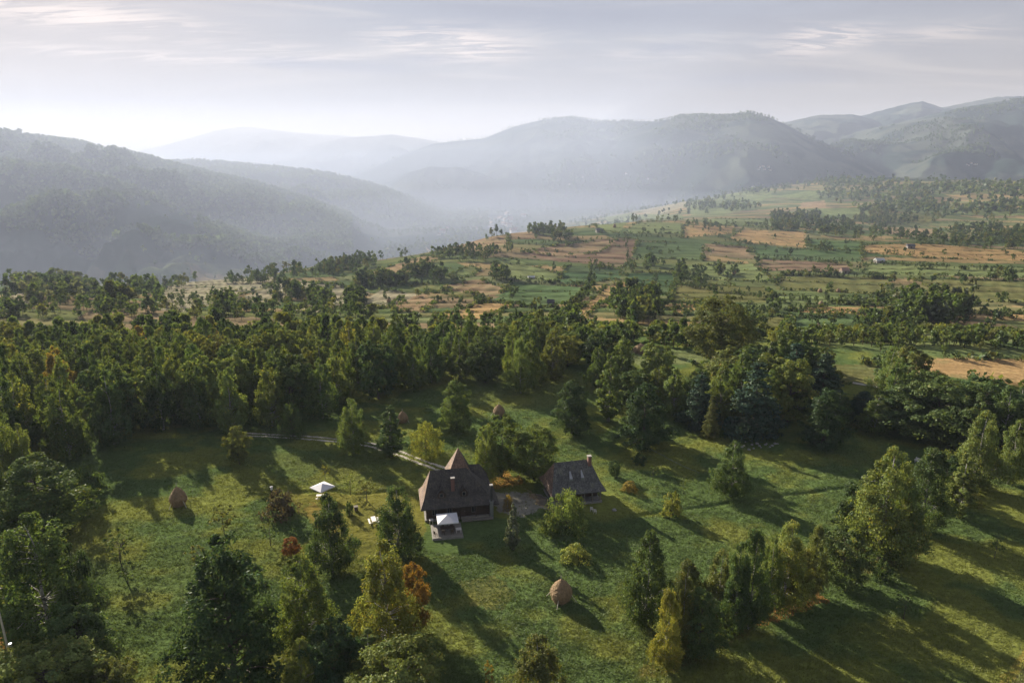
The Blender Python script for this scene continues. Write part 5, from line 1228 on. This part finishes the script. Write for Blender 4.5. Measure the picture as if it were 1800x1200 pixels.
# ------------------------------------------------------------------ person by the dark bush
SKIN = plain('skin', (.45, .28, .20), .6, .05, 10); DARKC = plain('dark_clothes', (.02, .02, .025), .85, .1, 8); WCL = plain('white_cloth', (.72, .70, .68), .85, .05, 8)
def skinned(name, chains, mats, parent, root=0, lvl=1):
    V_ = []; E = []; Rr = []
    for pts in chains:
        prev = None
        for (co, rd, key) in pts:
            if key is not None and any(k == key for k, _ in [(x[3], 0) for x in V_ if x[3] is not None]):
                idx = [i for i, x in enumerate(V_) if x[3] == key][0]
            else: V_.append((co[0], co[1], co[2], key)); Rr.append(rd); idx = len(V_)-1
            if prev is not None: E.append((prev, idx))
            prev = idx
    me = bpy.data.meshes.new(name); me.from_pydata([v[:3] for v in V_], E, []); me.materials.append(mats)
    o = link(name, me, parent); m = o.modifiers.new('skin', 'SKIN'); m.use_smooth_shade = True
    for i, r_ in enumerate(Rr): me.skin_vertices[0].data[i].radius = (r_, r_) if not hasattr(r_, '__len__') else r_
    me.skin_vertices[0].data[root].use_root = True; s = o.modifiers.new('sub', 'SUBSURF'); s.levels = lvl; s.render_levels = lvl; return o
q = hit([478], [868])[0]
pr = thing('person', 'person in dark clothes with a white hat and shawl standing by the dark bush', 'person', (q[0], q[1], G(q[0], q[1])), R(150))
def limb(s):
    hand = [((s*.30, -.10, .86), .030, f'wr{s}'), ((s*.31, -.12, .80), (.035, .018), f'pm{s}')]
    ch = [[((0, 0, .95), (.16, .11), 'pel'), ((s*.10, 0, .88), .085, None), ((s*.11, -.02, .50), .06, None), ((s*.12, .02, .10), .042, None), ((s*.12, -.02, .04), .042, None), ((s*.13, -.14, .03), .034, None)],
          [((0, 0, 1.38), (.15, .09), 'ch'), ((s*.19, 0, 1.40), .055, None), ((s*.26, .02, 1.12), .042, None)] + hand]
    for k in range(4): ch.append([((s*.31, -.12, .80), .03, f'pm{s}'), ((s*.31+(k-1.5)*.018, -.135, .745), .010, None), ((s*.30+(k-1.5)*.018, -.13, .695+.008*abs(k-1.5)), .008, None)])
    ch.append([((s*.31, -.12, .80), .03, f'pm{s}'), ((s*.27, -.14, .775), .010, None), ((s*.262, -.15, .745), .009, None)])
    return ch
chains = [[((0, 0, .95), (.16, .11), 'pel'), ((0, 0, 1.15), (.14, .10), None), ((0, 0, 1.38), (.15, .09), 'ch'), ((0, 0, 1.50), .055, None), ((0, -.01, 1.60), (.075, .085), None), ((0, -.01, 1.70), (.07, .08), None)]] + limb(-1) + limb(1)
body = skinned('body', chains, SKIN, pr)
coat = skinned('clothing', [[((0, 0, .42), (.21, .17), 'a'), ((0, 0, .95), (.19, .15), None), ((0, 0, 1.2), (.17, .13), None), ((0, 0, 1.40), (.17, .115), 'b'), ((0, 0, 1.47), .07, None)], [((0, 0, 1.40), .1, 'b'), ((-.20, 0, 1.41), .07, None), ((-.265, .02, 1.12), .055, None), ((-.29, -.08, .90), .045, None)], [((0, 0, 1.40), .1, 'b'), ((.20, 0, 1.41), .07, None), ((.265, .02, 1.12), .055, None), ((.29, -.08, .90), .045, None)]], DARKC, pr)
hat = MB(); n = 14
for z, r_ in ((1.70, .26), (1.725, .25), (1.73, .12), (1.83, .105), (1.86, .03)): hat.v += [(math.cos(k/n*6.283)*r_, -.01+math.sin(k/n*6.283)*r_, z) for k in range(n)]
hat.f = [(i*n+k, i*n+(k+1) % n, (i+1)*n+(k+1) % n, (i+1)*n+k) for i in range(4) for k in range(n)] + [tuple(range(n))[::-1], tuple(range(4*n, 5*n))]
hat.build('hat', WCL, pr); sh_ = MB()
for z, rx, ry in ((1.50, .11, .10), (1.44, .25, .17), (1.28, .29, .20), (1.14, .27, .20)): sh_.v += [(math.cos(k/n*6.283)*rx, math.sin(k/n*6.283)*ry, z-.04*math.sin(k*1.7)) for k in range(n)]
sh_.f = [(i*n+k, i*n+(k+1) % n, (i+1)*n+(k+1) % n, (i+1)*n+k) for i in range(3) for k in range(n)]
sh_.build('shawl', WCL, pr)
hh_ = MB().tube([(0, .035, 1.56), (0, .055, 1.64), (0, .03, 1.72)], [.075, .088, .07], 8).build('hair', DKWOOD, pr, True)
# face: nose, eyes, mouth set on the head
fc = MB().tube([(0, -.085, 1.66), (0, -.118, 1.625)], [.010, .016], 5).box(-.028, -.098, 1.588, .028, -.088, 1.598)
fc.box(-.045, -.095, 1.655, -.020, -.086, 1.667).box(.020, -.095, 1.655, .045, -.086, 1.667).build('face', SKIN, pr)

# ------------------------------------------------------------------ haze
def haze(dens=.00016, aniso=.55):
    m, t, o = mat('haze'); pv = N(t, 'ShaderNodeVolumePrincipled'); pv.inputs['Density'].default_value = dens; pv.inputs['Anisotropy'].default_value = aniso
    pv.inputs['Color'].default_value = (.66, .75, .98, 1); t.links.new(pv.outputs[0], o.inputs['Volume'])
    b = MB().box(-10700, -10700, Zmin-1, 10700, 10700, max(Zmax, 62)+25); ob = b.build('haze', m); ob['kind'] = 'stuff'
haze(.000075, .12)
# denser air lying in the valley on the left, layer under layer
def mist(x1, y0, y1, ztop, dens, label, colr=(.67, .77, 1.0, 1)):
    m, t, o = mat('mist'); pv = N(t, 'ShaderNodeVolumePrincipled'); pv.inputs['Density'].default_value = dens; pv.inputs['Anisotropy'].default_value = .15
    pv.inputs['Color'].default_value = colr; t.links.new(pv.outputs[0], o.inputs['Volume'])
    ob = MB().box(-7000-ztop*1.3, y0, Zmin-.4-(ztop+40)*.001, x1, y1, ztop).build('valley_mist', m); ob['kind'] = 'stuff'; ob['label'] = label
mist(930, 585, 8000, -30, .00023, 'densest mist low over the valley floor')
mist(650, 655, 7700, 145, .00009, 'bluish mist over the lower valley slopes')
mist(470, 620, 3600, 300, .00016, 'thin mist veiling the hills on the left')
mist(870, 5200, 10400, 520, .00011, 'pale haze before the faint last ridges', (.92, .88, .86, 1))
mist(240, 400, 1900, 220, .00013, 'thin mist drifting over the nearest left slope')
